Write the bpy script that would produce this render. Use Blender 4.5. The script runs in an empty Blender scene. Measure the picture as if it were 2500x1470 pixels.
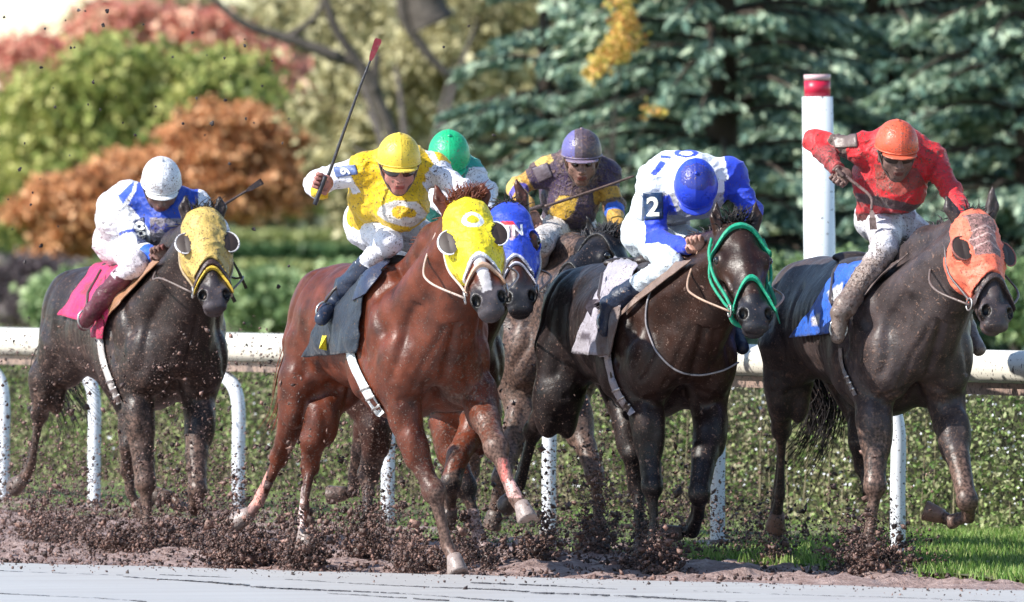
import bpy, bmesh, math, random
import numpy as np
from math import radians, sin, cos, pi
from mathutils import Vector, Matrix
from mathutils.bvhtree import BVHTree

# ------------------------------------------------------------------ camera, sky, sun, exposure
FPX = 30900.0            # focal length in photograph pixels (2500 wide)
HOR = 545.0              # horizon row
CAMH = 1.73
scene = bpy.context.scene
C = scene.collection
cam_d = bpy.data.cameras.new("camera"); cam = bpy.data.objects.new("camera", cam_d); C.objects.link(cam)
cam.location = (0, 0, CAMH); cam.rotation_euler = (radians(90), 0, 0)
cam_d.sensor_width = 36.0; cam_d.lens = 36.0 * FPX / 2500.0
cam_d.shift_y = -(735 - HOR) / 2500.0
cam_d.clip_start = 1.0; cam_d.clip_end = 4000.0
cam_d.dof.use_dof = True; cam_d.dof.focus_distance = 62.3; cam_d.dof.aperture_fstop = 6.6
scene.camera = cam

SUN_EL, SUN_AZ = 40.0, -62.0      # azimuth measured from +Y (away from the camera) towards +X
sd = Vector((sin(radians(SUN_AZ)) * cos(radians(SUN_EL)), cos(radians(SUN_AZ)) * cos(radians(SUN_EL)), sin(radians(SUN_EL))))
SUN_AZ2 = -112.0
sd = Vector((sin(radians(SUN_AZ2)) * cos(radians(SUN_EL)), cos(radians(SUN_AZ2)) * cos(radians(SUN_EL)), sin(radians(SUN_EL))))
world = bpy.data.worlds.new("World"); scene.world = world; world.use_nodes = True
wn = world.node_tree
sky = wn.nodes.new("ShaderNodeTexSky"); sky.sky_type = 'NISHITA'; sky.sun_disc = False
sky.sun_elevation = radians(SUN_EL); sky.sun_rotation = math.atan2(sd.x, sd.y)
sky.air_density = 1.0; sky.dust_density = .2; sky.ozone_density = 1.0
wn.links.new(sky.outputs[0], wn.nodes["Background"].inputs[0]); wn.nodes["Background"].inputs[1].default_value = 0.115
sl = bpy.data.lights.new("sun", 'SUN'); sl.energy = 4.1; sl.angle = radians(0.6); sl.color = (1.0, 0.95, 0.87)
so = bpy.data.objects.new("sun", sl); C.objects.link(so); so.rotation_euler = sd.to_track_quat('Z', 'Y').to_euler()
so.location = (-20, 60, 30)
vs = scene.view_settings
vs.view_transform = 'Standard'; vs.look = 'None'; vs.gamma = 1.0; vs.exposure = 1.0

# ------------------------------------------------------------------ helpers
def W(px, py, D):
    return np.array([(px - 1250.0) / FPX * D, D, CAMH - (py - HOR) / FPX * D])
def proj(P):
    return 1250.0 + P[:, 0] / P[:, 1] * FPX, HOR + (CAMH - P[:, 2]) / P[:, 1] * FPX
def V(a): return np.array(a, dtype=float)
def unit(a): a = V(a); return a / (np.linalg.norm(a) + 1e-12)
def srgb(r, g, b):
    f = lambda c: (c / 255 / 12.92) if c / 255 <= .04045 else ((c / 255 + .055) / 1.055) ** 2.4
    return (f(r), f(g), f(b))

def tag(o, label=None, cat=None, group=None, kind=None):
    if label: o['label'] = label
    if cat: o['category'] = cat
    if group: o['group'] = group
    if kind: o['kind'] = kind
    return o
def empty(name, loc, label=None, cat=None, group=None):
    o = bpy.data.objects.new(name, None); o.empty_display_size = .2; o.location = tuple(loc); C.objects.link(o)
    return tag(o, label, cat, group)
def link_mesh(name, verts, faces, mat, parent=None, smooth=True, col=None):
    """verts in world space; stored relative to the parent (or to their own base centre)"""
    verts = np.asarray(verts, dtype=np.float64)
    me = bpy.data.meshes.new(name)
    if parent is not None:
        off = np.array(root_loc(parent))
    else:
        off = np.array([(verts[:, 0].min() + verts[:, 0].max()) / 2, (verts[:, 1].min() + verts[:, 1].max()) / 2, verts[:, 2].min()])
    vv = verts - off
    if isinstance(faces, np.ndarray):
        n, k = faces.shape
        me.vertices.add(len(vv)); me.vertices.foreach_set('co', vv.astype(np.float32).ravel())
        me.loops.add(n * k); me.loops.foreach_set('vertex_index', faces.astype(np.int32).ravel())
        me.polygons.add(n)
        me.polygons.foreach_set('loop_start', np.arange(0, n * k, k, dtype=np.int32))
        me.polygons.foreach_set('loop_total', np.full(n, k, dtype=np.int32))
        me.update(calc_edges=True); me.validate()
    else:
        me.from_pydata([tuple(v) for v in vv], [], faces); me.update()
    if smooth and len(me.polygons): me.polygons.foreach_set('use_smooth', np.ones(len(me.polygons), dtype=bool))
    if col is not None:
        a = me.color_attributes.new('Col', 'FLOAT_COLOR', 'POINT')
        c = np.ones((len(vv), 4), dtype=np.float32); col = np.asarray(col, dtype=np.float32)
        if col.ndim == 1: col = np.tile(col, (len(vv), 1))
        c[:, :col.shape[1]] = col
        if col.shape[1] == 3: c[:, 3] = 0
        a.data.foreach_set('color', c.ravel())
    me.materials.append(mat)
    o = bpy.data.objects.new(name, me); C.objects.link(o)
    if parent is not None: o.parent = parent
    else: o.location = tuple(off)
    return o
def root_loc(o):
    l = Vector(o.location)
    while o.parent: o = o.parent; l = l + Vector(o.location)
    return l

# ------------------------------------------------------------------ materials
def nodemat(name):
    m = bpy.data.materials.new(name); m.use_nodes = True
    nt = m.node_tree; b = nt.nodes["Principled BSDF"]
    return m, nt, b
def N(nt, typ, **kw):
    n = nt.nodes.new(typ)
    for k, v in kw.items():
        if k[0] == '_': n.inputs[int(k[1:])].default_value = v
        elif k.startswith('i_'): n.inputs[k[2:]].default_value = v
        else: setattr(n, k, v)
    return n
def noise(nt, scale, detail=3, rough=.55, vec=None, dist=0):
    n = N(nt, 'ShaderNodeTexNoise'); n.inputs['Scale'].default_value = scale; n.inputs['Detail'].default_value = detail
    n.inputs['Roughness'].default_value = rough; n.inputs['Distortion'].default_value = dist
    if vec is None: vec = N(nt, 'ShaderNodeTexCoord').outputs['Object']
    nt.links.new(vec, n.inputs['Vector']); return n.outputs['Fac']
def ramp(nt, fac, stops):
    r = N(nt, 'ShaderNodeValToRGB'); e = r.color_ramp.elements
    while len(e) < len(stops): e.new(.5)
    for i, (p, c) in enumerate(stops):
        e[i].position = p; e[i].color = (*c, 1) if isinstance(c, tuple) else (c, c, c, 1)
    nt.links.new(fac, r.inputs[0]); return r.outputs[0]
def mix(nt, fac, a, b, mode='MIX'):
    m = N(nt, 'ShaderNodeMix', data_type='RGBA', blend_type=mode)
    for si, v in ((0, fac), (6, a), (7, b)):
        sock = m.inputs[si]
        if isinstance(v, (int, float)): sock.default_value = v if si == 0 else (v, v, v, 1)
        elif isinstance(v, tuple): sock.default_value = (*v, 1)
        else: nt.links.new(v, sock)
    return m.outputs[2]
def mth(nt, op, a, b=0.0):
    m = N(nt, 'ShaderNodeMath', operation=op)
    for i, v in enumerate((a, b)):
        if isinstance(v, (int, float)): m.inputs[i].default_value = v
        else: nt.links.new(v, m.inputs[i])
    return m.outputs[0]
def bump(nt, b, h, dist, strength=1.0):
    n = N(nt, 'ShaderNodeBump'); n.inputs['Distance'].default_value = dist; n.inputs['Strength'].default_value = strength
    nt.links.new(h, n.inputs['Height']); nt.links.new(n.outputs[0], b.inputs['Normal']); return n
MUD = (.075, .046, .036)
def surf(name, rough=.6, spec=.4, var=.35, vscale=9, bsc=30, bd=.004, mudscale=55, mudfine=190, coat=0, sheen=0, mudc=MUD, metal=0):
    """vertex-coloured surface; the alpha of Col says how muddy the thing is"""
    m, nt, b = nodemat(name)
    at = N(nt, 'ShaderNodeAttribute', attribute_name='Col')
    n1 = noise(nt, vscale, 4)
    v = ramp(nt, n1, [(.25, 1 - var), (.75, 1 + var * .6)])
    base = mix(nt, 1.0, at.outputs['Color'], v, 'MULTIPLY')
    # mud: large smears and many small spots, which also paint wet highlights on coats, the threshold moves with the attribute's alpha
    a = at.outputs['Alpha']
    big = noise(nt, 6, 5, .7); fine = noise(nt, mudscale, 2, .5); dots = noise(nt, mudfine, 1, .5)
    s1 = mth(nt, 'ADD', mth(nt, 'MULTIPLY', big, .9), mth(nt, 'MULTIPLY', fine, .35))
    th = mth(nt, 'SUBTRACT', .98, mth(nt, 'MULTIPLY', a, .52))
    k1 = mth(nt, 'MULTIPLY', mth(nt, 'SUBTRACT', s1, th), 6.0)
    k1 = N(nt, 'ShaderNodeClamp').outputs[0] if False else mth(nt, 'MINIMUM', mth(nt, 'MAXIMUM', k1, 0.0), .85)
    th2 = mth(nt, 'SUBTRACT', .70, mth(nt, 'MULTIPLY', a, .14))
    k2 = mth(nt, 'MINIMUM', mth(nt, 'MAXIMUM', mth(nt, 'MULTIPLY', mth(nt, 'SUBTRACT', dots, th2), 22.0), 0.0), .9)
    k2b = mth(nt, 'MINIMUM', mth(nt, 'MAXIMUM', mth(nt, 'MULTIPLY', mth(nt, 'SUBTRACT', fine, th2), 22.0), 0.0), .9)
    k = mth(nt, 'MAXIMUM', mth(nt, 'MAXIMUM', k1, k2), k2b)
    k = mth(nt, 'MULTIPLY', k, mth(nt, 'MINIMUM', mth(nt, 'MULTIPLY', a, 8.0), 1.0))
    mc = mix(nt, ramp(nt, noise(nt, 70, 2), [(.35, 0.), (.65, 1.)]), tuple(c * .45 for c in mudc), tuple(min(1, c * 2.6) for c in mudc))
    nt.links.new(mix(nt, k, base, mc), b.inputs['Base Color'])
    b.inputs['Roughness'].default_value = rough; b.inputs['Specular IOR Level'].default_value = spec
    b.inputs['Metallic'].default_value = metal
    rr = mth(nt, 'ADD', mth(nt, 'MULTIPLY', noise(nt, 14, 3), .3), rough - .15)
    nt.links.new(rr, b.inputs['Roughness'])
    if coat: b.inputs['Coat Weight'].default_value = coat; b.inputs['Coat Roughness'].default_value = .25
    if sheen: b.inputs['Sheen Weight'].default_value = sheen
    h = mth(nt, 'ADD', noise(nt, bsc, 3), mth(nt, 'MULTIPLY', k, .25))
    if name == 'horse_coat':
        h = mth(nt, 'ADD', h, mth(nt, 'MULTIPLY', noise(nt, 110, 3, .6), .16))
        pass
    bump(nt, b, h, bd)
    return m
COAT = surf('horse_coat', rough=.42, spec=.34, var=.70, vscale=9, bsc=14, bd=.006, mudscale=46, mudfine=130)  # wide colour variation paints lit and dark patches into the coat
CLOTH = surf('racing_silk', rough=.55, spec=.35, var=.12, vscale=12, bsc=10, bd=.024, mudscale=75, mudfine=170, sheen=.1)
SKIN = surf('skin', rough=.5, spec=.4, var=.25, vscale=30, bsc=60, bd=.002)
SHELL = surf('helmet_silk', rough=.42, spec=.5, var=.10, vscale=14, bsc=20, bd=.003, mudscale=70, mudfine=150)
LEATHER = surf('leather', rough=.42, spec=.5, var=.3, vscale=20, bsc=60, bd=.003)
HAIR = surf('horse_hair', rough=.55, spec=.4, var=.3, vscale=30, bsc=50, bd=.001)
PAINT = surf('white_paint', rough=.38, spec=.5, var=.08, vscale=3, bsc=20, bd=.0008, mudscale=26, mudfine=55, mudc=(.05, .04, .04))
METALM = surf('dull_metal', rough=.35, spec=.5, var=.2, bsc=40, bd=.001, metal=.8)
def simple(name, col, rough=.5, coat=0, metal=0, alpha=None):
    m, nt, b = nodemat(name); b.inputs['Base Color'].default_value = (*col, 1); b.inputs['Roughness'].default_value = rough
    b.inputs['Coat Weight'].default_value = coat; b.inputs['Metallic'].default_value = metal
    v = ramp(nt, noise(nt, 40, 3), [(.3, tuple(c * .8 for c in col)), (.7, tuple(min(1, c * 1.15) for c in col))])
    nt.links.new(v, b.inputs['Base Color'])
    if alpha is not None: b.inputs['Alpha'].default_value = alpha
    return m
EYE = simple('eye', (.006, .004, .003), .08, 1)
LENS = simple('goggle_lens', (.03, .02, .02), .12, 1)
MESHCUP = simple('blinker_mesh', (.030, .017, .013), .6)

# ------------------------------------------------------------------ signed distance modelling
def cap(a, b, ra, rb=None, k=.03): return ('c', V(a), V(b), ra, ra if rb is None else rb, k, 0)
def ell(c, r, k=.03, R=None, sub=0): return ('e', V(c), np.eye(3) if R is None else np.array(R, float), V(r) if hasattr(r, '__len__') else V((r, r, r)), None, k, sub)
def pbox(p):
    if p[0] == 'c':
        r = max(p[3], p[4]); return np.minimum(p[1], p[2]) - r, np.maximum(p[1], p[2]) + r
    e = np.abs(p[2].T) @ p[3]; return p[1] - e, p[1] + e
def field(prims, o, dims, h):
    f = np.full(dims, 1.0, dtype=np.float32)
    for p in prims:
        lo, hi = pbox(p); k = p[5]; m = k + 2.5 * h + .01
        i0 = np.maximum(np.floor((lo - m - o) / h).astype(int), 0); i1 = np.minimum(np.ceil((hi + m - o) / h).astype(int) + 1, dims)
        if (i1 <= i0).any(): continue
        X = (o[0] + h * np.arange(i0[0], i1[0]))[:, None, None].astype(np.float32)
        Y = (o[1] + h * np.arange(i0[1], i1[1]))[None, :, None].astype(np.float32)
        Z = (o[2] + h * np.arange(i0[2], i1[2]))[None, None, :].astype(np.float32)
        if p[0] == 'c':
            a, b, ra, rb = p[1:5]; ab = b - a; L2 = max(float(ab @ ab), 1e-9)
            x, y, z = X - a[0], Y - a[1], Z - a[2]
            t = np.clip((x * ab[0] + y * ab[1] + z * ab[2]) / L2, 0, 1)
            d = np.sqrt((x - t * ab[0]) ** 2 + (y - t * ab[1]) ** 2 + (z - t * ab[2]) ** 2) - (ra + (rb - ra) * t)
        else:
            c, R, r = p[1], p[2], p[3]
            x, y, z = X - c[0], Y - c[1], Z - c[2]
            q = [R[i][0] * x + R[i][1] * y + R[i][2] * z for i in range(3)]
            k0 = np.sqrt((q[0] / r[0]) ** 2 + (q[1] / r[1]) ** 2 + (q[2] / r[2]) ** 2)
            k1 = np.sqrt((q[0] / r[0] ** 2) ** 2 + (q[1] / r[1] ** 2) ** 2 + (q[2] / r[2] ** 2) ** 2) + 1e-6
            d = k0 * (k0 - 1) / k1
        s = tuple(slice(i0[i], i1[i]) for i in range(3)); g = f[s]
        if p[6]:
            hh = np.clip(.5 - .5 * (g + d) / k, 0, 1); f[s] = g * (1 - hh) - d * hh + k * hh * (1 - hh)
        else:
            hh = np.clip(.5 + .5 * (g - d) / k, 0, 1); f[s] = g * (1 - hh) + d * hh - k * hh * (1 - hh)
    return f
def nets(f, o, h):
    ins = f < 0; d = np.array(f.shape) - 1
    cs = [(i, j, k) for i in (0, 1) for j in (0, 1) for k in (0, 1)]
    sub = lambda a, c: a[c[0]:c[0] + d[0], c[1]:c[1] + d[1], c[2]:c[2] + d[2]]
    cnt = np.zeros(tuple(d), dtype=np.int8)
    for c in cs: cnt += sub(ins, c)
    act = (cnt > 0) & (cnt < 8); idx = np.argwhere(act)
    if len(idx) == 0: return np.zeros((0, 3)), np.zeros((0, 4), int)
    vid = np.full(tuple(d), -1, dtype=np.int32); vid[act] = np.arange(len(idx))
    vals = np.stack([f[idx[:, 0] + c[0], idx[:, 1] + c[1], idx[:, 2] + c[2]] for c in cs], 1)
    acc = np.zeros((len(idx), 3)); n = np.zeros(len(idx))
    for a in range(8):
        for b in range(a + 1, 8):
            ca, cb = V(cs[a]), V(cs[b])
            if abs(ca - cb).sum() != 1: continue
            va, vb = vals[:, a], vals[:, b]; x = (va < 0) != (vb < 0)
            t = np.where(x, va / np.where(x, va - vb, 1), 0)
            acc += np.where(x[:, None], ca + t[:, None] * (cb - ca), 0); n += x
    P = o + h * (idx + acc / n[:, None])
    F = []
    for ax in range(3):
        a1, a2 = (ax + 1) % 3, (ax + 2) % 3
        s0 = [slice(1, -1)] * 3; s0[ax] = slice(0, -1); s1 = [slice(1, -1)] * 3; s1[ax] = slice(1, None)
        A, B = ins[tuple(s0)], ins[tuple(s1)]
        for flip, mk in ((0, A & ~B), (1, B & ~A)):
            e = np.argwhere(mk); 
            if len(e) == 0: continue
            base = e.copy(); 
            off = np.ones(3, int); off[ax] = 0; base += off
            u = np.zeros(3, int); u[a1] = 1; w = np.zeros(3, int); w[a2] = 1
            q = [base - u - w, base - w, base, base - u]
            ids = np.stack([vid[x[:, 0], x[:, 1], x[:, 2]] for x in q], 1)
            if flip: ids = ids[:, ::-1]
            F.append(ids)
    F = np.concatenate(F); F = F[(F >= 0).all(1)]
    return P, F
def vnormals(P, F):
    a, b, c, d = (P[F[:, i]] for i in range(4)); n = np.cross(c - a, d - b)
    N_ = np.zeros_like(P)
    for i in range(4): np.add.at(N_, F[:, i], n)
    return N_ / (np.linalg.norm(N_, axis=1, keepdims=True) + 1e-9)
def sdf(name, prims, h, mat, parent, colf=None, infl=0., cut=None, disp=None, pad=.02, box=None, keep=False):
    lo = np.min([pbox(p)[0] for p in prims if not p[6]], 0) - pad - infl; hi = np.max([pbox(p)[1] for p in prims if not p[6]], 0) + pad + infl
    if box is not None: lo = np.maximum(lo, box[0]); hi = np.minimum(hi, box[1])
    dims = np.ceil((hi - lo) / h).astype(int) + 2
    f = field(prims, lo, dims, h) - infl
    if cut is not None:
        G = np.stack(np.meshgrid(*[lo[i] + h * np.arange(dims[i]) for i in range(3)], indexing='ij'), -1)
        f = np.maximum(f, cut(G.reshape(-1, 3)).reshape(dims).astype(np.float32))
    P, F = nets(f, lo, h)
    if len(P) == 0: print('EMPTY SDF', name); return None
    Nn = vnormals(P, F)
    if disp is not None: P = P + Nn * disp(P, Nn)[:, None]
    if colf is None: col = np.array((.5, .5, .5, 0.))
    elif callable(colf): col = colf(P)
    else: col = np.array(colf, float)
    o = link_mesh(name, P, F, mat, parent, True, col)
    if keep: o_bvh[o.name] = BVHTree.FromPolygons([Vector(p) for p in P], [tuple(int(i) for i in q) for q in F])
    return o
o_bvh = {}
_rs = np.random.RandomState(5)
def wav(P, sc, seed=0, oct=3):
    """cheap smooth noise, about -1..1"""
    r = np.random.RandomState(seed); s = np.zeros(len(P)); amp = 1.; tot = 0
    for o_ in range(oct):
        for j in range(4):
            d = r.normal(size=3); d /= np.linalg.norm(d)
            s += amp * np.sin(P @ (d * sc * (2 ** o_) * r.uniform(.7, 1.3)) * 2 * pi + r.uniform(0, 6.28) + 1.3 * np.sin(P @ r.normal(size=3) * sc * 2.1))
        tot += amp * 2.2; amp *= .55
    return s / tot
def tube(pts, rad, n=8, closed=False):
    pts = [V(p) for p in pts]; m = len(pts); rad = [rad] * m if not hasattr(rad, '__len__') else rad
    vs_, fs = [], []; up = V((0, 0, 1))
    for i, p in enumerate(pts):
        t = unit(pts[(i + 1) % m] - pts[i - 1]) if closed or 0 < i < m - 1 else unit(pts[min(i + 1, m - 1)] - pts[max(i - 1, 0)])
        if abs(t @ up) > .98: up = V((1, .1, 0))
        x = unit(np.cross(t, up)); y = np.cross(x, t); up = y
        for j in range(n):
            a = 2 * pi * j / n; vs_.append(p + rad[i] * (cos(a) * x + sin(a) * y))
    for i in range(m if closed else m - 1):
        for j in range(n):
            a, b = i * n + j, i * n + (j + 1) % n; i2 = (i + 1) % m
            fs.append((a, b, i2 * n + (j + 1) % n, i2 * n + j))
    if not closed: fs.append(tuple(range(n))[::-1]); fs.append(tuple((m - 1) * n + j for j in range(n)))
    return vs_, fs
def spline(pts, n=8):
    P = [V(p) for p in pts]; P = [2 * P[0] - P[1]] + P + [2 * P[-1] - P[-2]]; out = []
    for i in range(1, len(P) - 2):
        for j in range(n):
            t = j / n; a, b, c, d = P[i - 1:i + 3]
            out.append(.5 * ((2 * b) + (-a + c) * t + (2 * a - 5 * b + 4 * c - d) * t * t + (-a + 3 * b - 3 * c + d) * t ** 3))
    out.append(P[-2]); return out
def put_tube(name, pts, rad, mat, parent, col=(.1, .1, .1, 0), n=8, closed=False):
    v, f = tube(pts, rad, n, closed); return link_mesh(name, v, f, mat, parent, True, np.array(col, float))
def boxmesh(c, ax, hs):
    """box with centre c, axes ax (3 unit vectors) and half sizes hs"""
    c = V(c); ax = [V(a) for a in ax]; vs_ = []
    for i in (-1, 1):
        for j in (-1, 1):
            for k in (-1, 1): vs_.append(c + i * hs[0] * ax[0] + j * hs[1] * ax[1] + k * hs[2] * ax[2])
    return vs_, [(0, 1, 3, 2), (4, 6, 7, 5), (0, 4, 5, 1), (2, 3, 7, 6), (0, 2, 6, 4), (1, 5, 7, 3)]
def join(parts):
    vs_, fs = [], []
    for v, f in parts:
        o = len(vs_); vs_ += list(v); fs += [tuple(i + o for i in q) for q in f]
    return vs_, fs
def ray(bvh, px, py):
    """where the line of sight through a photograph pixel meets a built surface"""
    d = Vector(((px - 1250.0) / FPX, 1.0, -(py - HOR) / FPX)); d.normalize()
    hit = bvh.ray_cast(Vector((0, 0, CAMH)), d, 400)
    return (None, None) if hit[0] is None else (V(hit[0]), V(hit[1]))
def drape(name, quad, bvh, off, th, mat, parent, colf, nx=16, ny=16, D=62, folds=.0, seed=1):
    """cloth lying on a built surface: a grid between four photo corners, dropped onto the surface, with thickness"""
    q = [V((*c, 0)) for c in quad]; pts = np.zeros((ny, nx, 2)); hit = np.zeros((ny, nx), bool); P = np.zeros((ny, nx, 3)); Nn = np.zeros((ny, nx, 3)); Nn[..., 1] = -1
    for j in range(ny):
        for i in range(nx):
            u, v = i / (nx - 1), j / (ny - 1)
            c = (q[0] * (1 - u) + q[1] * u) * (1 - v) + (q[3] * (1 - u) + q[2] * u) * v
            pts[j, i] = c[:2]; h_, n_ = ray(bvh, c[0], c[1])
            if h_ is not None: hit[j, i] = 1; P[j, i] = h_; Nn[j, i] = n_ if n_[1] < 0 else -n_
    dep = np.where(hit, P[..., 1], np.nan)
    if not hit.any(): dep[:] = D
    for _ in range(60):
        if not np.isnan(dep).any(): break
        pad = np.pad(dep, 1, constant_values=np.nan)
        nb = np.stack([pad[:-2, 1:-1], pad[2:, 1:-1], pad[1:-1, :-2], pad[1:-1, 2:]])
        with np.errstate(all='ignore'):
            import warnings; warnings.simplefilter('ignore'); mval = np.nanmean(nb, 0)
        dep = np.where(np.isnan(dep), mval, dep)
    for _ in range(2):
        pad = np.pad(dep, 1, mode='edge'); dep = np.minimum(dep, (pad[:-2, 1:-1] + pad[2:, 1:-1] + pad[1:-1, :-2] + pad[1:-1, 2:]) / 4)
    for j in range(ny):
        for i in range(nx): P[j, i] = W(pts[j, i, 0], pts[j, i, 1], dep[j, i])
    A = P.reshape(-1, 3); A = A + Nn.reshape(-1, 3) * off
    if folds: A = A + Nn.reshape(-1, 3) * (folds * (.6 + .8 * wav(A, 4.5, seed, 2)))[:, None]
    B = A - Nn.reshape(-1, 3) * th; vs_ = np.concatenate([A, B]); n = nx * ny; fs = []
    for j in range(ny - 1):
        for i in range(nx - 1):
            a, b, c, d = j * nx + i, j * nx + i + 1, (j + 1) * nx + i + 1, (j + 1) * nx + i
            fs += [(a, d, c, b), (a + n, b + n, c + n, d + n)]
    bd = [(0, i) for i in range(nx)] + [(j, nx - 1) for j in range(1, ny)] + [(ny - 1, i) for i in range(nx - 2, -1, -1)] + [(j, 0) for j in range(ny - 2, 0, -1)]
    for e in range(len(bd)):
        a = bd[e][0] * nx + bd[e][1]; b = bd[(e + 1) % len(bd)]; b = b[0] * nx + b[1]; fs.append((a, b, b + n, a + n))
    col = colf(vs_) if callable(colf) else np.array(colf, float)
    o = link_mesh(name, vs_, fs, mat, parent, True, col)
    return o
def text_on(name, txt, px, py, hpx, ang, bvh, off, mat, parent, col, D, bold=.0, sx=1.0):
    """raised lettering laid on a surface: centre (px,py), height in photo pixels, turned by ang degrees"""
    cu = bpy.data.curves.new(name, 'FONT'); cu.body = txt; cu.align_x = 'CENTER'; cu.align_y = 'CENTER'; cu.size = 1.0; cu.offset = bold; cu.extrude = .0; cu.resolution_u = 4
    t = bpy.data.objects.new('tmp', cu); C.objects.link(t)
    me = bpy.data.meshes.new_from_object(t.evaluated_get(bpy.context.evaluated_depsgraph_get()))
    bm = bmesh.new(); bm.from_mesh(me); bmesh.ops.triangulate(bm, faces=bm.faces)
    bmesh.ops.subdivide_edges(bm, edges=bm.edges, cuts=1, use_grid_fill=False)
    co = np.array([v.co[:] for v in bm.verts]); fs = [tuple(v.index for v in f.verts) for f in bm.faces]; bm.free()
    bpy.data.objects.remove(t); bpy.data.curves.remove(cu); bpy.data.meshes.remove(me)
    c0 = (co.min(0) + co.max(0)) / 2; co = (co - c0) * hpx / (co[:, 1].max() - co[:, 1].min()); a = radians(ang); out = []
    y0 = None; h0, _ = ray(bvh, px, py); y0 = h0[1] if h0 is not None else D
    for x, y, _z in co:
        x *= sx
        X, Y = px + x * cos(a) + y * sin(a), py - (y * cos(a) - x * sin(a))
        h_, n_ = ray(bvh, X, Y); d = h_[1] if h_ is not None and abs(h_[1] - y0) < .12 else y0
        out.append(W(X, Y, d - off))
    return link_mesh(name, out, fs, mat, parent, False, np.array(col, float))
# ------------------------------------------------------------------ the setting
def grid_mesh(x0, x1, y0, y1, nx, ny, zf):
    xs, ys = np.linspace(x0, x1, nx), np.linspace(y0, y1, ny); X, Y = np.meshgrid(xs, ys)
    P = np.stack([X.ravel(), Y.ravel(), zf(X.ravel(), Y.ravel())], 1)
    i = np.arange(nx * ny).reshape(ny, nx); F = np.stack([i[:-1, :-1].ravel(), i[:-1, 1:].ravel(), i[1:, 1:].ravel(), i[1:, :-1].ravel()], 1)
    return P, F
RX0, RY0, RX1, RY1 = -2.52, 76.3, 1.98, 65.0             # two points of the far rail
rd = unit((RX1 - RX0, RY1 - RY0, 0)); rn = V((-rd[1], rd[0], 0));      # rn: towards the infield (+x,+y)
rn = rn if rn[1] > 0 else -rn
def rail_pt(s, t=0): return V((RX0, RY0, 0)) + rd * s + rn * t
def railcoord(X, Y): return (X - RX0) * rn[0] + (Y - RY0) * rn[1]
# ground: grass sheet reaching the horizon
m, nt, b = nodemat('turf')
tc = N(nt, 'ShaderNodeTexCoord').outputs['Object']
g1 = ramp(nt, noise(nt, .08, 4, .6, tc), [(.3, (.060, .105, .018)), (.7, (.17, .19, .06))])
g2 = ramp(nt, noise(nt, 6, 5, .7, tc), [(.3, .55), (.7, 1.3)])
nt.links.new(mix(nt, 1., g1, g2, 'MULTIPLY'), b.inputs['Base Color']); b.inputs['Roughness'].default_value = .9
bump(nt, b, noise(nt, 12, 4, .7, tc), .05)
P, F = grid_mesh(-1500, 1500, -5, 3000, 12, 12, lambda x, y: 0 * x - .03)
tag(link_mesh('ground', P, F, m, None, False), kind='structure')
# mud of the track
m, nt, b = nodemat('track_mud')
tc = N(nt, 'ShaderNodeTexCoord').outputs['Object']
c = ramp(nt, noise(nt, 9, 6, .75, tc), [(.28, (.07, .040, .035)), (.44, (.27, .180, .158)), (.66, (.48, .36, .33))])
nt.links.new(c, b.inputs['Base Color']); nt.links.new(ramp(nt, noise(nt, 3, 3), [(.3, .35), (.7, .75)]), b.inputs['Roughness'])
bump(nt, b, noise(nt, 30, 5, .7, tc), .03)
MUDM = m
def mudz(x, y):
    P = np.stack([x, y, 0 * x], 1); d = railcoord(x, y)
    # the pale sealed part starts along a line from (-2.58,63.8) to (2.38,58.9)
    e = (y - 63.8) + (x + 2.58) * (4.9 / 4.96)
    amp = np.clip(e / 1.6, 0, 1) * .034 + .002
    return amp * (wav(P, 1.7, 3, 4) + .5 * wav(P, 6, 9, 2)) + .0 - np.clip(d + .2, 0, 1) * .03
P, F = grid_mesh(-9, 9, 50, 92, 420, 700, mudz)
tag(link_mesh('mud_track', P, F, MUDM, None, True), kind='structure')
# wet, sealed strip of the track; its pale base colour paints in reflected sky
m, nt, b = nodemat('wet_sealed_mud')
tc = N(nt, 'ShaderNodeTexCoord').outputs['Object']
mp = N(nt, 'ShaderNodeMapping'); mp.inputs['Rotation'].default_value = (0, 0, radians(45)); mp.inputs['Scale'].default_value = (.25, 3.4, 1)
nt.links.new(tc, mp.inputs['Vector'])
n1 = noise(nt, 1.5, 5, .6, mp.outputs[0], .6)
c = ramp(nt, n1, [(.2, (.33, .315, .31)), (.6, (.40, .395, .39)), (.9, (.35, .335, .325))])
nt.links.new(c, b.inputs['Base Color']); b.inputs['Roughness'].default_value = .5
b.inputs['Specular IOR Level'].default_value = .35
bump(nt, b, noise(nt, 1.2, 5, .6, mp.outputs[0]), .006)
sv = V((4.96, -4.9, 0)); sv = unit(sv); sn = V((sv[1], -sv[0], 0)); sn = -sn if sn[1] > 0 else sn   # sn: towards the camera
def pale_pt(s, t): return V((-2.58, 63.8, 0)) + sv * s + sn * t
nx, ny = 580, 60; pts = []
for j in range(ny):
    for i in range(nx):
        s = -9 + 32 * i / (nx - 1); t = (j / (ny - 1)) ** 2 * 30
        e = .10 * sin(s * 3.1) + .06 * sin(s * 7.7 + 1) + .05 * sin(s * 17.3) + .03 * sin(s * 41)
        p = pale_pt(s, t + (e * max(0, 1 - t * 2))); p[2] = .008 + .022 * min(1, t * 3) + .004 * sin(t * 5 + .3 * sin(s)) ; pts.append(p)
i = np.arange(nx * ny).reshape(ny, nx); F = np.stack([i[:-1, :-1].ravel(), i[1:, :-1].ravel(), i[1:, 1:].ravel(), i[:-1, 1:].ravel()], 1)
tag(link_mesh('wet_track_strip', pts, F, m, None, True), kind='structure')
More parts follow.
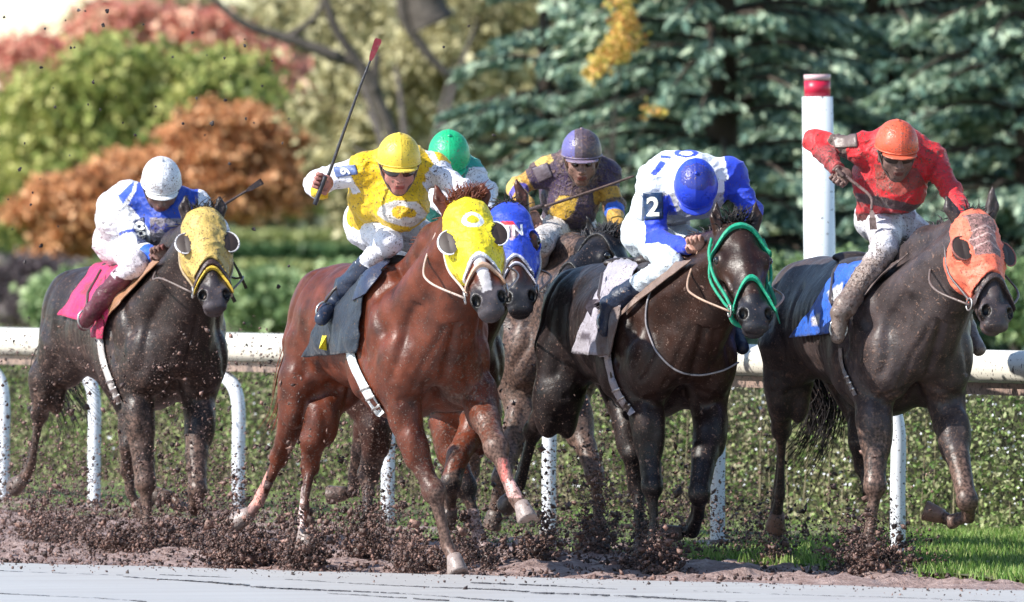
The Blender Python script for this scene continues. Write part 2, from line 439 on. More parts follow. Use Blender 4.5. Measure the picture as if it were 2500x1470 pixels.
# furrows cut into the pale strip: thin ragged lines of dark wet mud standing a few mm proud
rnd = random.Random(4)
m = simple('dark_wet_mud', (.022, .020, .028), .35)
vs_, fs = [], []
def furrow(pts, wmm):
    for k in range(len(pts) - 1):
        if rnd.random() < .16: continue
        a, b2 = pts[k], pts[k + 1]; w = wmm * rnd.uniform(.4, 1.3)
        c = (a + b2) / 2; l = np.linalg.norm(b2 - a) * .55; d = unit(b2 - a); nrm = V((-d[1], d[0], 0)); c = c + nrm * rnd.uniform(-.012, .012)
        bv, bf = boxmesh(c + V((0, 0, .002)), (unit(d + V((0, 0, rnd.uniform(-.05, .05)))), nrm, V((0, 0, 1))), (l, w * .5, .0022 * rnd.uniform(.5, 1.5)))
        o = len(vs_); vs_.extend(bv); fs.extend([tuple(i + o for i in q) for q in bf])
for (p0, p1, w) in (((-40, 1392), (300, 1408), .022), ((300, 1408), (620, 1432), .02), ((620, 1432), (1250, 1468), .02),
                    ((700, 1417), (1300, 1447), .022), ((1300, 1447), (1900, 1475), .02), ((-40, 1446), (360, 1472), .022),
                    ((800, 1452), (1100, 1466), .014), ((1150, 1424), (1500, 1440), .014), ((1700, 1444), (2500, 1474), .012), ((380, 1404), (560, 1410), .012)):
    d0, d1 = (CAMH - .03) * FPX / (p0[1] - HOR), (CAMH - .03) * FPX / (p1[1] - HOR); a, b2 = W(*p0, d0), W(*p1, d1)
    n = int(np.linalg.norm(b2 - a) / .035); q = [a + (b2 - a) * k / n + V((0, .10 * sin(k * .09 + p0[0]), 0)) for k in range(n + 1)]
    furrow(q, w)
tag(link_mesh('harrow_furrows', vs_, fs, m, None, False), kind='structure')

# ------------------------------------------------------------------ foliage helpers
def leafmat(name, c0, c1, c2, sc=2.0, trans=.25):
    m, nt, b = nodemat(name)
    oi = N(nt, 'ShaderNodeTexCoord').outputs['Object']
    at = N(nt, 'ShaderNodeAttribute', attribute_name='Col')
    big = noise(nt, sc, 3, .6, oi); sep = N(nt, 'ShaderNodeSeparateColor'); nt.links.new(at.outputs['Color'], sep.inputs[0]); dustf = sep.outputs[1]
    f = mth(nt, 'ADD', mth(nt, 'MULTIPLY', big, .7), mth(nt, 'MULTIPLY', sep.outputs[0], .42))
    c = ramp(nt, f, [(.30, c0), (.52, c1), (.78, c2)]); c = mix(nt, dustf, c, (.40, .33, .23))
    nt.links.new(c, b.inputs['Base Color']); b.inputs['Roughness'].default_value = .55
    b.inputs['Specular IOR Level'].default_value = .35
    tr = N(nt, 'ShaderNodeBsdfTranslucent'); nt.links.new(c, tr.inputs[0])
    ms = N(nt, 'ShaderNodeMixShader'); ms.inputs[0].default_value = trans
    nt.links.new(b.outputs[0], ms.inputs[1]); nt.links.new(tr.outputs[0], ms.inputs[2])
    nt.links.new(ms.outputs[0], nt.nodes['Material Output'].inputs[0])
    return m
BARK = surf('bark', rough=.85, spec=.2, var=.5, vscale=6, bsc=14, bd=.03)
def leaves(name, P, size, mat, parent, seed=0, elong=1.5, dirs=None, jit=.5, droop=0., dust=None):
    """one quad per point, folded along its middle; P (n,3)"""
    r = np.random.RandomState(seed); n = len(P)
    a = r.normal(size=(n, 3)) if dirs is None else dirs + r.normal(size=(n, 3)) * jit
    a[:, 2] -= droop; a /= np.linalg.norm(a, axis=1, keepdims=True) + 1e-9
    b = np.cross(a, r.normal(size=(n, 3))); b /= np.linalg.norm(b, axis=1, keepdims=True) + 1e-9
    s = size * r.uniform(.55, 1.35, (n, 1)); l = a * s * elong; w = b * s * .5
    nn = np.cross(a, b) * s * .18
    vs_ = np.stack([P - l * .5, P + w + nn, P + l * .5, P - w + nn], 1).reshape(-1, 3)
    F = np.arange(4 * n).reshape(n, 4)
    c = np.repeat(r.uniform(0, 1, n), 4); g_ = 0 * c if dust is None else np.repeat(dust, 4); col = np.stack([c, g_, c, 0 * c], 1)
    return link_mesh(name, vs_, F, mat, parent, False, col)
def clumpcloud(blobs, nclump, per, crad, seed=0, shell=.6):
    """blobs: list of (centre, radii). Points in leaf clumps spread over the blobs' outer volume."""
    r = np.random.RandomState(seed); w = np.array([b[1][0] * b[1][2] for b in blobs]); w = w / w.sum(); out = []
    for (c, rad), k in zip(blobs, (w * nclump).astype(int)):
        d = r.normal(size=(k, 3)); d /= np.linalg.norm(d, axis=1, keepdims=True)
        q = V(c) + d * V(rad) * (r.uniform(shell, 1.0, (k, 1)) ** .6)
        cr = crad * r.uniform(.5, 1.5, (k, 1, 1))
        out.append((q[:, None, :] + r.normal(size=(k, per, 3)) * cr * V((1, 1, .7))).reshape(-1, 3))
    return np.concatenate(out)
def trunk_mesh(name, root, segs, parent, col=(.10, .085, .075, 0)):
    parts = [tube(spline(p, 5), list(np.linspace(r0, r1, len(spline(p, 5)))), 7) for p, r0, r1 in segs]
    v, f = join(parts); return link_mesh(name, v, f, BARK, parent, True, np.array(col, float))
def tree(name, label, cat, base, H, blobs, mat, nclump, per, crad, leaf, seed, branches=(), tr=.25, group=None, extra=None, col=(.10, .085, .075, 0)):
    rt = empty(name, base, label, cat, group)
    r = random.Random(seed); segs = [([base, base + V((.1, 0, H * .4)), base + V((.0, .1, H * .8))], tr, tr * .4)]
    for c, rad in blobs[:7]:
        segs.append(([base + V((0, 0, H * r.uniform(.25, .5))), (base + V((0, 0, H * .5)) + V(c)) / 2 + V((0, 0, .2)), V(c)], tr * .4, tr * .08))
    segs += list(branches)
    trunk_mesh('trunk', rt, segs, rt, col)
    P = clumpcloud(blobs, nclump, per, crad, seed); P = P[P[:, 2] > .02]
    leaves('crown', P, leaf, mat, rt, seed)
    if extra: extra(rt)
    return rt
def B(px, py, D, rx, ry, dep=1.0):
    """a foliage mass: centre at a photo pixel and depth, radii given in photo pixels; dep = depth radius / width radius"""
    k = D / FPX; return (W(px, py, D), (rx * k, max(.3, rx * k * dep), ry * k))
gp = lambda px, D: V(((px - 1250) / FPX * D, D, 0))

L_GREEN = leafmat('autumn_green_leaves', (.06, .10, .025), (.29, .35, .09), (.66, .62, .24), .9)
L_RED = leafmat('red_leaves', (.30, .09, .07), (.74, .30, .23), (.85, .58, .40), 1.0)
L_ORANGE = leafmat('russet_leaves', (.05, .022, .015), (.60, .27, .11), (.95, .58, .32), 2.0)
L_OLIVE = leafmat('olive_gold_leaves', (.11, .10, .045), (.42, .38, .19), (.76, .70, .44), .8)
L_SPRUCE = leafmat('spruce_needles', (.022, .054, .050), (.135, .235, .175), (.52, .62, .44), .9, .15)
L_DARK = leafmat('dark_treeline_leaves', (.02, .045, .022), (.075, .12, .07), (.2, .24, .15), .25)
L_YELLOW = leafmat('yellow_orange_leaves', (.22, .22, .05), (.62, .50, .11), (.78, .40, .16), 1.0)
L_HEDGE = leafmat('clipped_hedge_leaves', (.015, .045, .020), (.05, .12, .045), (.15, .25, .10), 1.2)
L_HTOP = leafmat('pale_hedge_leaves', (.17, .21, .06), (.34, .38, .13), (.5, .52, .25), 1.2)
L_BUSH = leafmat('grey_green_bush_leaves', (.05, .11, .04), (.24, .36, .15), (.52, .62, .34), 1.2)
L_PURPLE = leafmat('grey_purple_twigs', (.05, .04, .05), (.16, .12, .13), (.3, .26, .24), 1.2)
L_RAIL = leafmat('rail_hedge_leaves', (.022, .055, .012), (.13, .25, .055), (.38, .48, .17), 1.6)

# far treeline that closes the view, tree by tree
for i, (px, D, top, rx, mt, lab) in enumerate([
        (-60, 350, 300, 260, L_DARK, 'dark green tree far away at the left edge, under the pale sky'),
        (330, 352, 290, 260, L_DARK, 'far green tree behind the russet shrub and the rounded autumn tree'),
        (800, 354, 30, 260, L_OLIVE, 'far olive tree between the autumn tree and the bare branches'),
        (1180, 356, -160, 330, L_OLIVE, 'far olive-yellow tree behind the bare grey branches'),
        (1600, 358, -120, 300, L_DARK, 'far dark tree behind the yellow-orange foliage'),
        (2050, 352, -200, 330, L_DARK, 'far dark tree behind the striped marker post'),
        (2480, 355, -200, 330, L_DARK, 'far dark tree at the right edge behind the spruces')]):
    k = D / FPX; H = CAMH + (HOR - top) * k; base = gp(px, D)
    bl = [B(px + dx * rx, top + dy * (HOR + 120 - top) + 60, D, rx * .62, (HOR + 100 - top) * .30) for dx, dy in ((-.5, .25), (.5, .22), (0, .08), (-.4, .6), (.45, .62), (0, .45), (-.6, .9), (.6, .9), (0, .85))]
    tree('distant_tree', lab, 'tree', base, H, bl, mt, 520, 26, .34, .24, 20 + i, tr=.3, group='trees far beyond the infield')

# autumn tree, red shrubs, russet shrub
D = 205
tree('autumn_tree', 'rounded green and yellow autumn tree below the pale sky', 'tree', gp(330, D), 4.4,
     [B(300, 190, D, 170, 100), B(150, 260, D, 150, 90), B(430, 250, D, 200, 110), B(90, 330, D, 120, 80), B(300, 340, D, 190, 110), B(600, 300, D, 150, 110), B(560, 200, D, 100, 70), B(220, 440, D, 220, 100), B(500, 400, D, 200, 90), B(40, 470, D, 130, 120), B(700, 400, D, 140, 120)],
     L_GREEN, 1250, 24, .13, .11, 51, tr=.16)
D = 222
tree('red_maple', 'pinkish red maple peeping over the rounded green tree', 'tree', gp(480, D), 5.2,
     [B(90, 160, D, 110, 60), B(230, 130, D, 100, 55), B(390, 70, D, 60, 40), B(480, 110, D, 110, 80), B(600, 180, D, 120, 90), B(300, 60, D, 90, 50), B(690, 270, D, 90, 80)],
     L_RED, 620, 26, .16, .13, 52, tr=.16)
D = 226
tree('yellow_green_tree', 'hazy yellow-green tree top behind the pinkish red maple', 'tree', gp(300, D), 6.0,
     [B(310, 60, D, 120, 50), B(240, 75, D, 70, 40), B(640, 120, D, 130, 90), B(430, 20, D, 90, 40)], L_OLIVE, 420, 26, .16, .13, 53, tr=.14)
D = 188
tree('russet_shrub', 'large rusty orange-brown shrub behind the jockey in the white helmet', 'shrub', gp(420, D), 1.8,
     [B(560, 290, D, 120, 30), B(640, 335, D, 130, 34), B(500, 325, D, 110, 30), B(690, 395, D, 105, 36), B(560, 375, D, 150, 30), B(420, 395, D, 150, 30), B(300, 420, D, 110, 28), B(600, 440, D, 170, 30), B(200, 460, D, 130, 30), B(380, 465, D, 170, 32), B(120, 515, D, 110, 28), B(690, 480, D, 90, 30), B(300, 520, D, 190, 30), B(530, 505, D, 160, 28), B(180, 570, D, 110, 32), B(330, 575, D, 130, 34), B(130, 620, D, 70, 24), B(400, 470, D, 200, 55)],
     L_ORANGE, 1500, 24, .085, .085, 54, tr=.1)
D = 178
tree('bare_twiggy_bush', 'low grey-purple bush behind the rump of the leftmost horse', 'shrub', gp(90, D), 1.0,
     [B(60, 690, D, 90, 60), B(150, 700, D, 80, 60), B(-10, 720, D, 80, 50), B(100, 760, D, 130, 40)], L_PURPLE, 300, 24, .09, .07, 55, tr=.05)
# tree with bare dark branches, olive and gold leaves
D = 165
k = D / FPX
Wd = lambda px, py, d=0: W(px, py, D + d)
br = [([Wd(1060, 60), Wd(1040, 10), Wd(1000, -160)], .30, .22),
      ([Wd(1000, -60), Wd(985, 30), Wd(1035, 120), Wd(1100, 190)], .11, .05),
      ([Wd(500, -20), Wd(600, 60), Wd(720, 100), Wd(835, 145)], .04, .09),
      ([Wd(790, -20), Wd(820, 70), Wd(870, 150), Wd(930, 260), Wd(985, 420), Wd(1010, 600)], .05, .11),
      ([Wd(700, 95), Wd(770, 40), Wd(800, -30)], .05, .03), ([Wd(835, 145), Wd(880, 160), Wd(920, 230)], .07, .09), ([Wd(920, 130), Wd(915, 215), Wd(925, 240)], .06, .08)]
tree('bare_branched_tree', 'olive-gold tree with dark bare branches crossing behind the raised whip', 'tree', gp(1015, D), 3.2,
     [B(880, 250, D + 8, 150, 110), B(850, 350, D + 8, 90, 90), B(950, 60, D + 10, 200, 90), B(800, 40, D + 12, 150, 70), B(1120, 120, D + 8, 170, 110), B(920, 430, D + 8, 110, 100), B(1180, 10, D + 8, 160, 80), B(900, 520, D + 8, 80, 50), B(1050, 220, D + 8, 150, 90)],
     L_OLIVE, 560, 26, .13, .10, 56, branches=br, tr=.16)
# pale hedges and clipped hedges of the infield
def hedge(name, label, x0, x1, D, y_top, dep, mat, seed, n, leaf, z1=None, group=None, dslope=0.0):
    k = D / FPX; h = CAMH - (y_top - HOR) * k; r = np.random.RandomState(seed)
    X0, X1 = (x0 - 1250) * k, (x1 - 1250) * k
    P = np.stack([r.uniform(X0, X1, n), D + r.uniform(0, dep, n), r.uniform(0, 1, n) ** .6 * h], 1)
    on = r.uniform(0, 1, n); P[:, 1] = np.where(on < .55, D + r.uniform(0, .12, n), P[:, 1]); P[:, 2] = np.where(on >= .55, h - r.uniform(0, .1, n), P[:, 2])
    P[:, 2] += .03 * wav(P, .6, seed, 2)
    rt = empty(name, ((X0 + X1) / 2, D, 0), label, 'hedge', group)
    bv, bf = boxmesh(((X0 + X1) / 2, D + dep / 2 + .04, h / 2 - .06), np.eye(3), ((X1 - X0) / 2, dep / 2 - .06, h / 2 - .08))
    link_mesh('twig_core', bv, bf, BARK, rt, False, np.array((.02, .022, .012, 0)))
    leaves('foliage', P, leaf, mat, rt, seed); return rt
hedge('trimmed_hedge', 'pale sunlit yellow-green hedge across the infield, farthest of the clipped hedges', -300, 2900, 330, 566, 3.0, L_HTOP, 61, 14000, .16, group='clipped infield hedges')
hedge('trimmed_hedge', 'dark green clipped hedge in front of the pale yellow-green one', -300, 2900, 285, 600, 1.5, L_HEDGE, 62, 16000, .13, group='clipped infield hedges')
hedge('trimmed_hedge', 'low straw-coloured hedge strip below the dark clipped hedge', -300, 2900, 240, 642, 1.2, L_HTOP, 63, 9000, .10, group='clipped infield hedges')
D = 172
for px, py, rx, ry, sd_, lab in ((655, 735, 110, 62, 64, 'grey-green bush between the jockey in white and blue and the chestnut horse'), (200, 735, 120, 50, 65, 'grey-green bush hidden behind the rump of the leftmost horse'), (900, 720, 140, 60, 66, 'grey-green bush behind the chestnut horse'), (1290, 700, 120, 70, 67, 'grey-green bush between the blue hood and the muddy horse')):
    tree('round_bush', lab, 'bush', gp(px, D), .9, [B(px - rx * .4, py, D, rx * .6, ry), B(px + rx * .4, py + 8, D, rx * .6, ry * .9), B(px, py - 12, D, rx * .5, ry)], L_BUSH, 300, 24, .10, .08, sd_, tr=.05)
# spruces
def spruce(label, px, D, H, R, seed, group='big spruces behind the horses'):
    base = gp(px, D); rt = empty('spruce_tree', base, label, 'tree', group); r = np.random.RandomState(seed)
    segs = [([base, base + V((0, 0, H * .5)), base + V((0, 0, H))], .22, .04)]; pts = []; dirs = []
    z = .25
    while z < H * .98:
        rr = R * (1 - z / H) ** .62 * r.uniform(.9, 1.06); nb = max(5, int(9 * rr / R + 3)); a0 = r.uniform(0, 6.28)
        for kbr in range(nb):
            a = a0 + kbr * 2 * pi / nb + r.uniform(-.25, .25); L = rr * r.uniform(.75, 1.1); zz = z + r.uniform(-.12, .12)
            d = V((cos(a), sin(a), 0)); q0 = base + V((0, 0, zz))
            if d[1] > .55: continue
            c1 = q0 + d * L * .5 + V((0, 0, .06 * L)); c2 = q0 + d * L + V((0, 0, -.12 * L + .06 * r.normal()))
            segs.append(([q0, c1, c2], .035, .008))
            nt_ = int(26 * L)
            for t in r.uniform(.18, 1.0, nt_):
                p = (q0 * (1 - t) + c1 * t) if t < .5 else (c1 * (1 - t) + c2 * t)
                p = q0 * (1 - t) ** 2 + 2 * c1 * t * (1 - t) + c2 * t * t
                sidev = np.cross(d, V((0, 0, 1))) * r.choice((-1, 1)); tw = sidev * r.uniform(.1, .55) * (1.1 - t) * L * .42
                end = p + tw + d * .16 + V((0, 0, -.02 - abs(r.normal()) * .045))
                for u in np.linspace(.1, 1, 11):
                    pts.append(p * (1 - u) + end * u + r.normal(size=3) * V((.03, .03, .014))); dirs.append(unit(end - p + V((0, 0, -.05))))
        z += r.uniform(.24, .36)
    trunk_mesh('trunk', rt, segs, rt, (.07, .055, .045, 0))
    leaves('needle_sprays', np.array(pts), .058, L_SPRUCE, rt, seed, 2.6, np.array(dirs), .35)
    return rt
spruce('blue-green spruce nearest the bare-branched tree, behind the purple-helmeted jockey', 1330, 128, 4.4, 1.9, 71)
spruce('dark blue-green spruce filling the middle right behind the blue-helmeted jockey', 1760, 122, 8.5, 2.3, 72)
spruce('tall blue-green spruce behind the striped marker post', 2150, 128, 9.5, 2.3, 73)
spruce('tall blue-green spruce at the right edge behind the red-helmeted jockey', 2520, 120, 9.0, 2.1, 74)
spruce('spruce in deep shade between the two middle spruces', 1980, 140, 9.5, 2.4, 75)
spruce('spruce in deep shade behind the spruce with the green-helmeted jockey below', 1560, 142, 5.2, 2.2, 76)
spruce('spruce in deep shade at the far right behind the tall edge spruce', 2380, 140, 9.5, 2.4, 77)
tree('turning_sapling', 'slender sapling with yellow and orange leaves in front of the spruces', 'tree', gp(1480, 110), 3.0,
     [B(1530, 70, 110, 26, 34), B(1522, 105, 110, 30, 26), B(1500, 128, 110, 30, 20), B(1467, 156, 110, 22, 18), B(1450, 180, 110, 16, 16), B(1600, 270, 110, 14, 10), B(1518, 20, 110, 14, 30)], L_YELLOW, 130, 16, .035, .035, 57, tr=.018)
for px, py, rx, ry, sd_, lab in ((1860, 690, 60, 60, 81, 'small yellow-green bush between the green bridle and the white post'), (2470, 700, 60, 60, 82, 'small yellow-green bush at the right edge behind the salmon hood'), (2030, 690, 90, 70, 83, 'small yellow-green bush at the foot of the striped post')):
    tree('yellowish_bush', lab, 'bush', gp(px, 112), .9, [B(px, py, 112, rx, ry), B(px + 20, py + 60, 112, rx, ry)], L_BUSH, 240, 24, .06, .05, sd_, tr=.03)

# ------------------------------------------------------------------ far rail with gooseneck posts
rt = empty('running_rail', rail_pt(2), 'long white running rail, spattered with mud, behind the horses', 'rail')
prof = [(-.11, .93), (-.135, .96), (-.14, 1.0), (-.13, 1.045), (-.10, 1.075), (-.05, 1.09), (.03, 1.09), (.07, 1.06), (.08, 1.0), (.07, .95), (.03, .93)]
# height: top of the rail runs from y 790 (left edge) to 845 (right edge)
ss = np.linspace(-6, 22, 90)
def extrude(prof, ss, zoff=0):
    vs_, fs = [], []; n = len(prof)
    for i, s in enumerate(ss):
        for t, z in prof: vs_.append(rail_pt(s, t) + V((0, 0, z + zoff)))
    for i in range(len(ss) - 1):
        for j in range(n):
            a, b2 = i * n + j, i * n + (j + 1) % n; fs.append((a, b2, b2 + n, a + n))
    return vs_, fs
v, f = extrude(prof, ss); link_mesh('rail_cover', v, f, PAINT, rt, True, np.array((.64, .61, .53, .30)))
v, f = extrude([(-.07, .865), (-.075, .925), (.03, .925), (.03, .865)], ss); link_mesh('rail_beam', v, f, PAINT, rt, False, np.array((.34, .24, .20, .75)))  # muddy beam; its dark brown also paints the shadow gap under the cover
def post(px, D, lab):
    base = gp(px, D); r = empty('rail_post', base, lab, 'post', 'white gooseneck posts of the running rail')
    back = rn * .0; sk = rd * -.0
    path = [base + V((0, 0, -.03)), base + V((0, 0, .35)), base + V((0, 0, .66)), base - rn * .03 - rd * .05 + V((0, 0, .80)), base - rn * .10 - rd * .22 + V((0, 0, .885))]
    path = spline(path, 6)
    put_tube('tube', path, [.040] * len(path), PAINT, r, (.76, .79, .86, .3), 14)
    tb = r.children[0].data; at_ = tb.color_attributes['Col']
    for i_, v_ in enumerate(tb.vertices): at_.data[i_].color = (.76, .79, .86, .10 + .52 * max(0, 1 - v_.co.z / .75))
    ft = [base + V((0, 0, -.02)), base + V((0, 0, .05))]; put_tube('footing', ft, [.058, .052], PAINT, r, (.30, .27, .25, .9), 12)
for px, D, lab in ((8, 78.6, 'leftmost rail post, at the left edge of the photo'), (230, 76.2, 'rail post seen under the belly of the leftmost horse'), (582, 73.9, 'rail post between the leftmost horse and the chestnut horse'),
                   (947, 71.7, 'rail post seen between the hind legs under the chestnut horse'), (1340, 69.3, 'rail post between the chestnut horse and the horse numbered 2'),
                   (1752, 67.1, 'rail post right of the folded foreleg of the horse numbered 2'), (2192, 65.0, 'rail post between the forelegs of the rightmost horse')):
    # keep the foot on the rail line
    s = ((px - 1250) / FPX * D - RX0) / rd[0] if False else None
    # solve for the point on the rail line seen at px
    kx = (px - 1250) / FPX; s = (kx * RY0 - RX0) / (rd[0] - kx * rd[1]); D2 = RY0 + rd[1] * s
    post(px, D2, lab)
# striped marker post (red top)
D = 74.0; base = gp(2010, D); rt = empty('marker_post', base, 'tall white marker post with a red band at its top', 'post')
top = W(1995, 182, D)
def cylz(c0, c1, r, n=28): return tube([c0, c1], [r, r], n)
u_ = top - base
for nm, t0, t1, r_, colr in (('post_shaft', 0, .950, .090, (.80, .83, .86, .12)), ('red_band', .951, .986, .0765, (.55, .012, .05, .08)), ('top_cap', .987, 1.0, .0785, (.62, .42, .44, .2))):
    a, b2 = base + u_ * t0, base + u_ * t1
    put_tube(nm, [a, b2], [r_ * 1.0 if nm != 'post_shaft' else .096, r_], PAINT, rt, colr, 30)
# hedge behind the rail
r = np.random.RandomState(91)
rt = empty('rail_hedge', rail_pt(3, 3.2), 'knee-high green hedge with tiny white flowers running behind the white rail', 'hedge')
n = 120000; s = r.uniform(-10, 21, n); t = 2.65 + r.uniform(0, 1, n) ** 2.2 * .9; z = r.uniform(.0, .93, n)
P = np.array([rail_pt(0)]) + s[:, None] * rd + t[:, None] * rn; P[:, 2] = z
P += r.normal(size=P.shape) * .02; P[:, 2] = np.abs(P[:, 2]); P += rn * (.12 * wav(P * V((1, 1, 2)), 1.1, 5, 2))[:, None]
leaves('foliage', P, .019, L_RAIL, rt, 92, 1.8, dust=np.clip(.80 - (s - 4) / 11, .0, .80) * np.clip(r.uniform(-.3, 1.3, n) + .3 * wav(P, .8, 6, 2), 0, 1))
n = 1500; cl = r.uniform(0, 1, (170, 2)); cl[:90, 0] = r.uniform(.45, .75, 90); idx = r.randint(0, 170, n)
s = -9 + 29 * cl[idx, 0] + r.normal(size=n) * .14; z = .12 + .7 * cl[idx, 1] + r.normal(size=n) * .07
P = np.array([rail_pt(0)]) + s[:, None] * rd + (2.58 + r.normal(size=n) * .05)[:, None] * rn; P[:, 2] = np.clip(z, .05, .9)
leaves('white_flowers', P, .016, simple('white_petals', (.75, .76, .80), .6), rt, 93, 1.0)
segs = []
for i in range(170):
    s_ = r.uniform(-7, 24); t_ = 2.60 + r.uniform(0, .35); p = rail_pt(s_, t_); hgt = r.uniform(.4, .9); q = p + rd * r.normal() * .08
    segs.append(tube([p, (p + q) / 2 + V((0, 0, hgt * .5)), q + V((0, 0, hgt))], [.007, .005, .003], 4))
v, f = join(segs); tag(link_mesh('stems', v, f, BARK, rt, False, np.array((.22, .19, .12, 0))), kind='stuff')
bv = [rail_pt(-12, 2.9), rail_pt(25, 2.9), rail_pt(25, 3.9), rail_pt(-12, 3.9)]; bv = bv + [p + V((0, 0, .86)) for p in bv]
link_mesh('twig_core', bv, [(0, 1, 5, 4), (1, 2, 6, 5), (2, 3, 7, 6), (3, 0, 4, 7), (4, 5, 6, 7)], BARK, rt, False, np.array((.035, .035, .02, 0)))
# verge grass on both sides of the rail
n = 190000; s = r.uniform(-10, 20, n); t = r.uniform(-1.15, 2.85, n)
edge = -.62 - .52 * np.clip((s - 4) / 9, 0, 1) + .10 * np.sin(s * 2.3) + .07 * np.sin(s * 6.1)
k = (t > edge + r.uniform(-.1, .12, n)) & (r.uniform(0, 1, n) < .35 + .65 * np.clip((s + t - 9) / 2, 0, 1)); s, t = s[k], t[k]; n = len(s)
base_ = np.array([rail_pt(0)]) + s[:, None] * rd + t[:, None] * rn
hgt = r.uniform(.025, .075, n) * (.5 + .5 * np.clip((s + t - 9) / 2, 0, 1)); lean = r.normal(size=(n, 3)) * .02; lean[:, 2] = hgt; wv = r.normal(size=(n, 3)); wv[:, 2] = 0; wv /= np.linalg.norm(wv, axis=1, keepdims=True); wv *= .006
vs_ = np.stack([base_ - wv, base_ + wv, base_ + lean * .7 + wv * .6, base_ + lean], 1).reshape(-1, 3); c = np.repeat(r.uniform(0, 1, n), 4)
L_GRASS = leafmat('verge_grass_blades', (.05, .12, .015), (.14, .27, .045), (.36, .42, .15), 2.5)
tag(link_mesh('verge_grass', vs_, np.arange(4 * n).reshape(n, 4), L_GRASS, None, False, np.stack([c, 0 * c, c, 0 * c], 1)), 'bright green grass verge at the foot of the rail', 'grass', kind='stuff')
P, F = grid_mesh(0, 1, 0, 1, 160, 14, lambda x, y: 0 * x); S = P[:, 0] * 32 - 11; T = -1.12 + P[:, 1] * 4.2
ed = -.60 - .50 * np.clip((S - 4) / 9, 0, 1) + .10 * np.sin(S * 2.3) + .07 * np.sin(S * 6.1); T = np.maximum(T, ed)
P = np.array([rail_pt(0)]) + S[:, None] * rd + T[:, None] * rn; P[:, 2] = .012 + .015 * wav(P, 1.2, 8, 3)
m, nt, b = nodemat('verge_soil'); nt.links.new(ramp(nt, noise(nt, 14, 4, .7), [(.35, (.05, .055, .025)), (.7, (.15, .14, .07))]), b.inputs['Base Color']); b.inputs['Roughness'].default_value = .9
tag(link_mesh('grass_verge', P, F, m, None, True), kind='structure')

# ------------------------------------------------------------------ horses
class Frame:
    def __init__(s, X0, D0, a):
        s.X0, s.D0, s.a = X0, D0, radians(a); s.f = V((sin(s.a), -cos(s.a), 0)); s.l = V((cos(s.a), sin(s.a), 0)); s.z = V((0, 0, 1))
        s.R = np.array([s.f, s.l, s.z]); s.O = V((X0, D0, 0))
    def L(s, x, t, z): return s.O + s.f * x + s.l * t + s.z * z
    def J(s, px, py, x, t=0.): return W(px, py, s.D0 - x * cos(s.a) + t * sin(s.a))
def pt_of(F, p): return F.L(*p[1:]) if p[0] == 'L' else F.J(*p)
def inpoly(px, py, poly):
    c = np.zeros(len(px), bool); n = len(poly)
    for i in range(n):
        (x1, y1), (x2, y2) = poly[i], poly[(i + 1) % n]
        if y1 == y2: continue
        k = ((y1 > py) != (y2 > py)) & (px < (x2 - x1) * (py - y1) / (y2 - y1) + x1); c ^= k
    return c
def seg(P, a, b):
    ab = b - a; t = np.clip((P - a) @ ab / (ab @ ab), 0, 1); return np.linalg.norm(P - a - t[:, None] * ab, axis=1), t
def head_frame(F, h):
    L = h.get('L', .66); hs = L / .6
    A = F.J(*h['poll']); B_ = W(*h['muz'], A[1]); dpl = np.linalg.norm(B_ - A); dz = math.sqrt(max(L * L - dpl * dpl, .0)) * h.get('fwd', 1)
    # nose tip lies nearer the camera (or farther) than the poll by dz
    Bm = W(*h['muz'], A[1] - dz); u = unit(Bm - A); y = radians(h.get('yaw', 10)); g = V((sin(y), -cos(y), .0)); n = unit(g - (g @ u) * u)
    w = np.cross(n, u); w = w if w[0] > 0 else -w
    return A, u, w, n, hs
HW = 1.17
def head_prims(hf):
    A, u, w, n, hs = hf; R = np.array([u, w, n]); p = lambda a, b, c: A + hs * (a * u + b * HW * w + c * n)
    E = lambda a, b, c, ra, rb, rc, k=.03, sub=0: ell(p(a, b, c), (ra * hs, rb * hs * HW, rc * hs), k, R, sub)
    pr = [E(.08, 0, -.065, .12, .085, .095), E(.19, 0, -.065, .13, .100, .080), cap(p(.25, 0, -.06), p(.47, 0, -.05), .074 * hs, .054 * hs), cap(p(.16, 0, -.005), p(.47, 0, -.018), .036 * hs, .026 * hs, .03)]
    for s in (-1, 1):
        pr += [E(.20, s * .082, -.045, .045, .030, .040, .02), E(.205, s * .055, -.150, .125, .045, .095), cap(p(.23, s * .075, -.085), p(.36, s * .062, -.07), .016 * hs, .008 * hs, .025),
               E(.535, s * .044, -.030, .036, .028, .030, .015), cap(p(.40, s * .045, -.05), p(.50, s * .045, -.03), .022 * hs, .02 * hs, .02)]
    pr += [cap(p(.30, 0, -.145), p(.50, 0, -.115), .052 * hs, .038 * hs), E(.53, 0, -.058, .072, .062, .056, .025), E(.565, 0, -.105, .042, .044, .034, .012), E(.588, 0, -.062, .032, .052, .040, .012)]
    sub = []
    for s in (-1, 1):
        sub += [E(.548, s * .050, -.008, .028, .017, .032, .008, 1), E(.207, s * .112, -.035, .022, .014, .017, .008, 1), E(.315, s * .075, -.125, .06, .02, .03, .03, 1)]
    sub += [cap(p(.605, -.05, -.088), p(.605, .05, -.088), .006 * hs, k=.01)[:6] + (1,)]
    return pr, sub, p
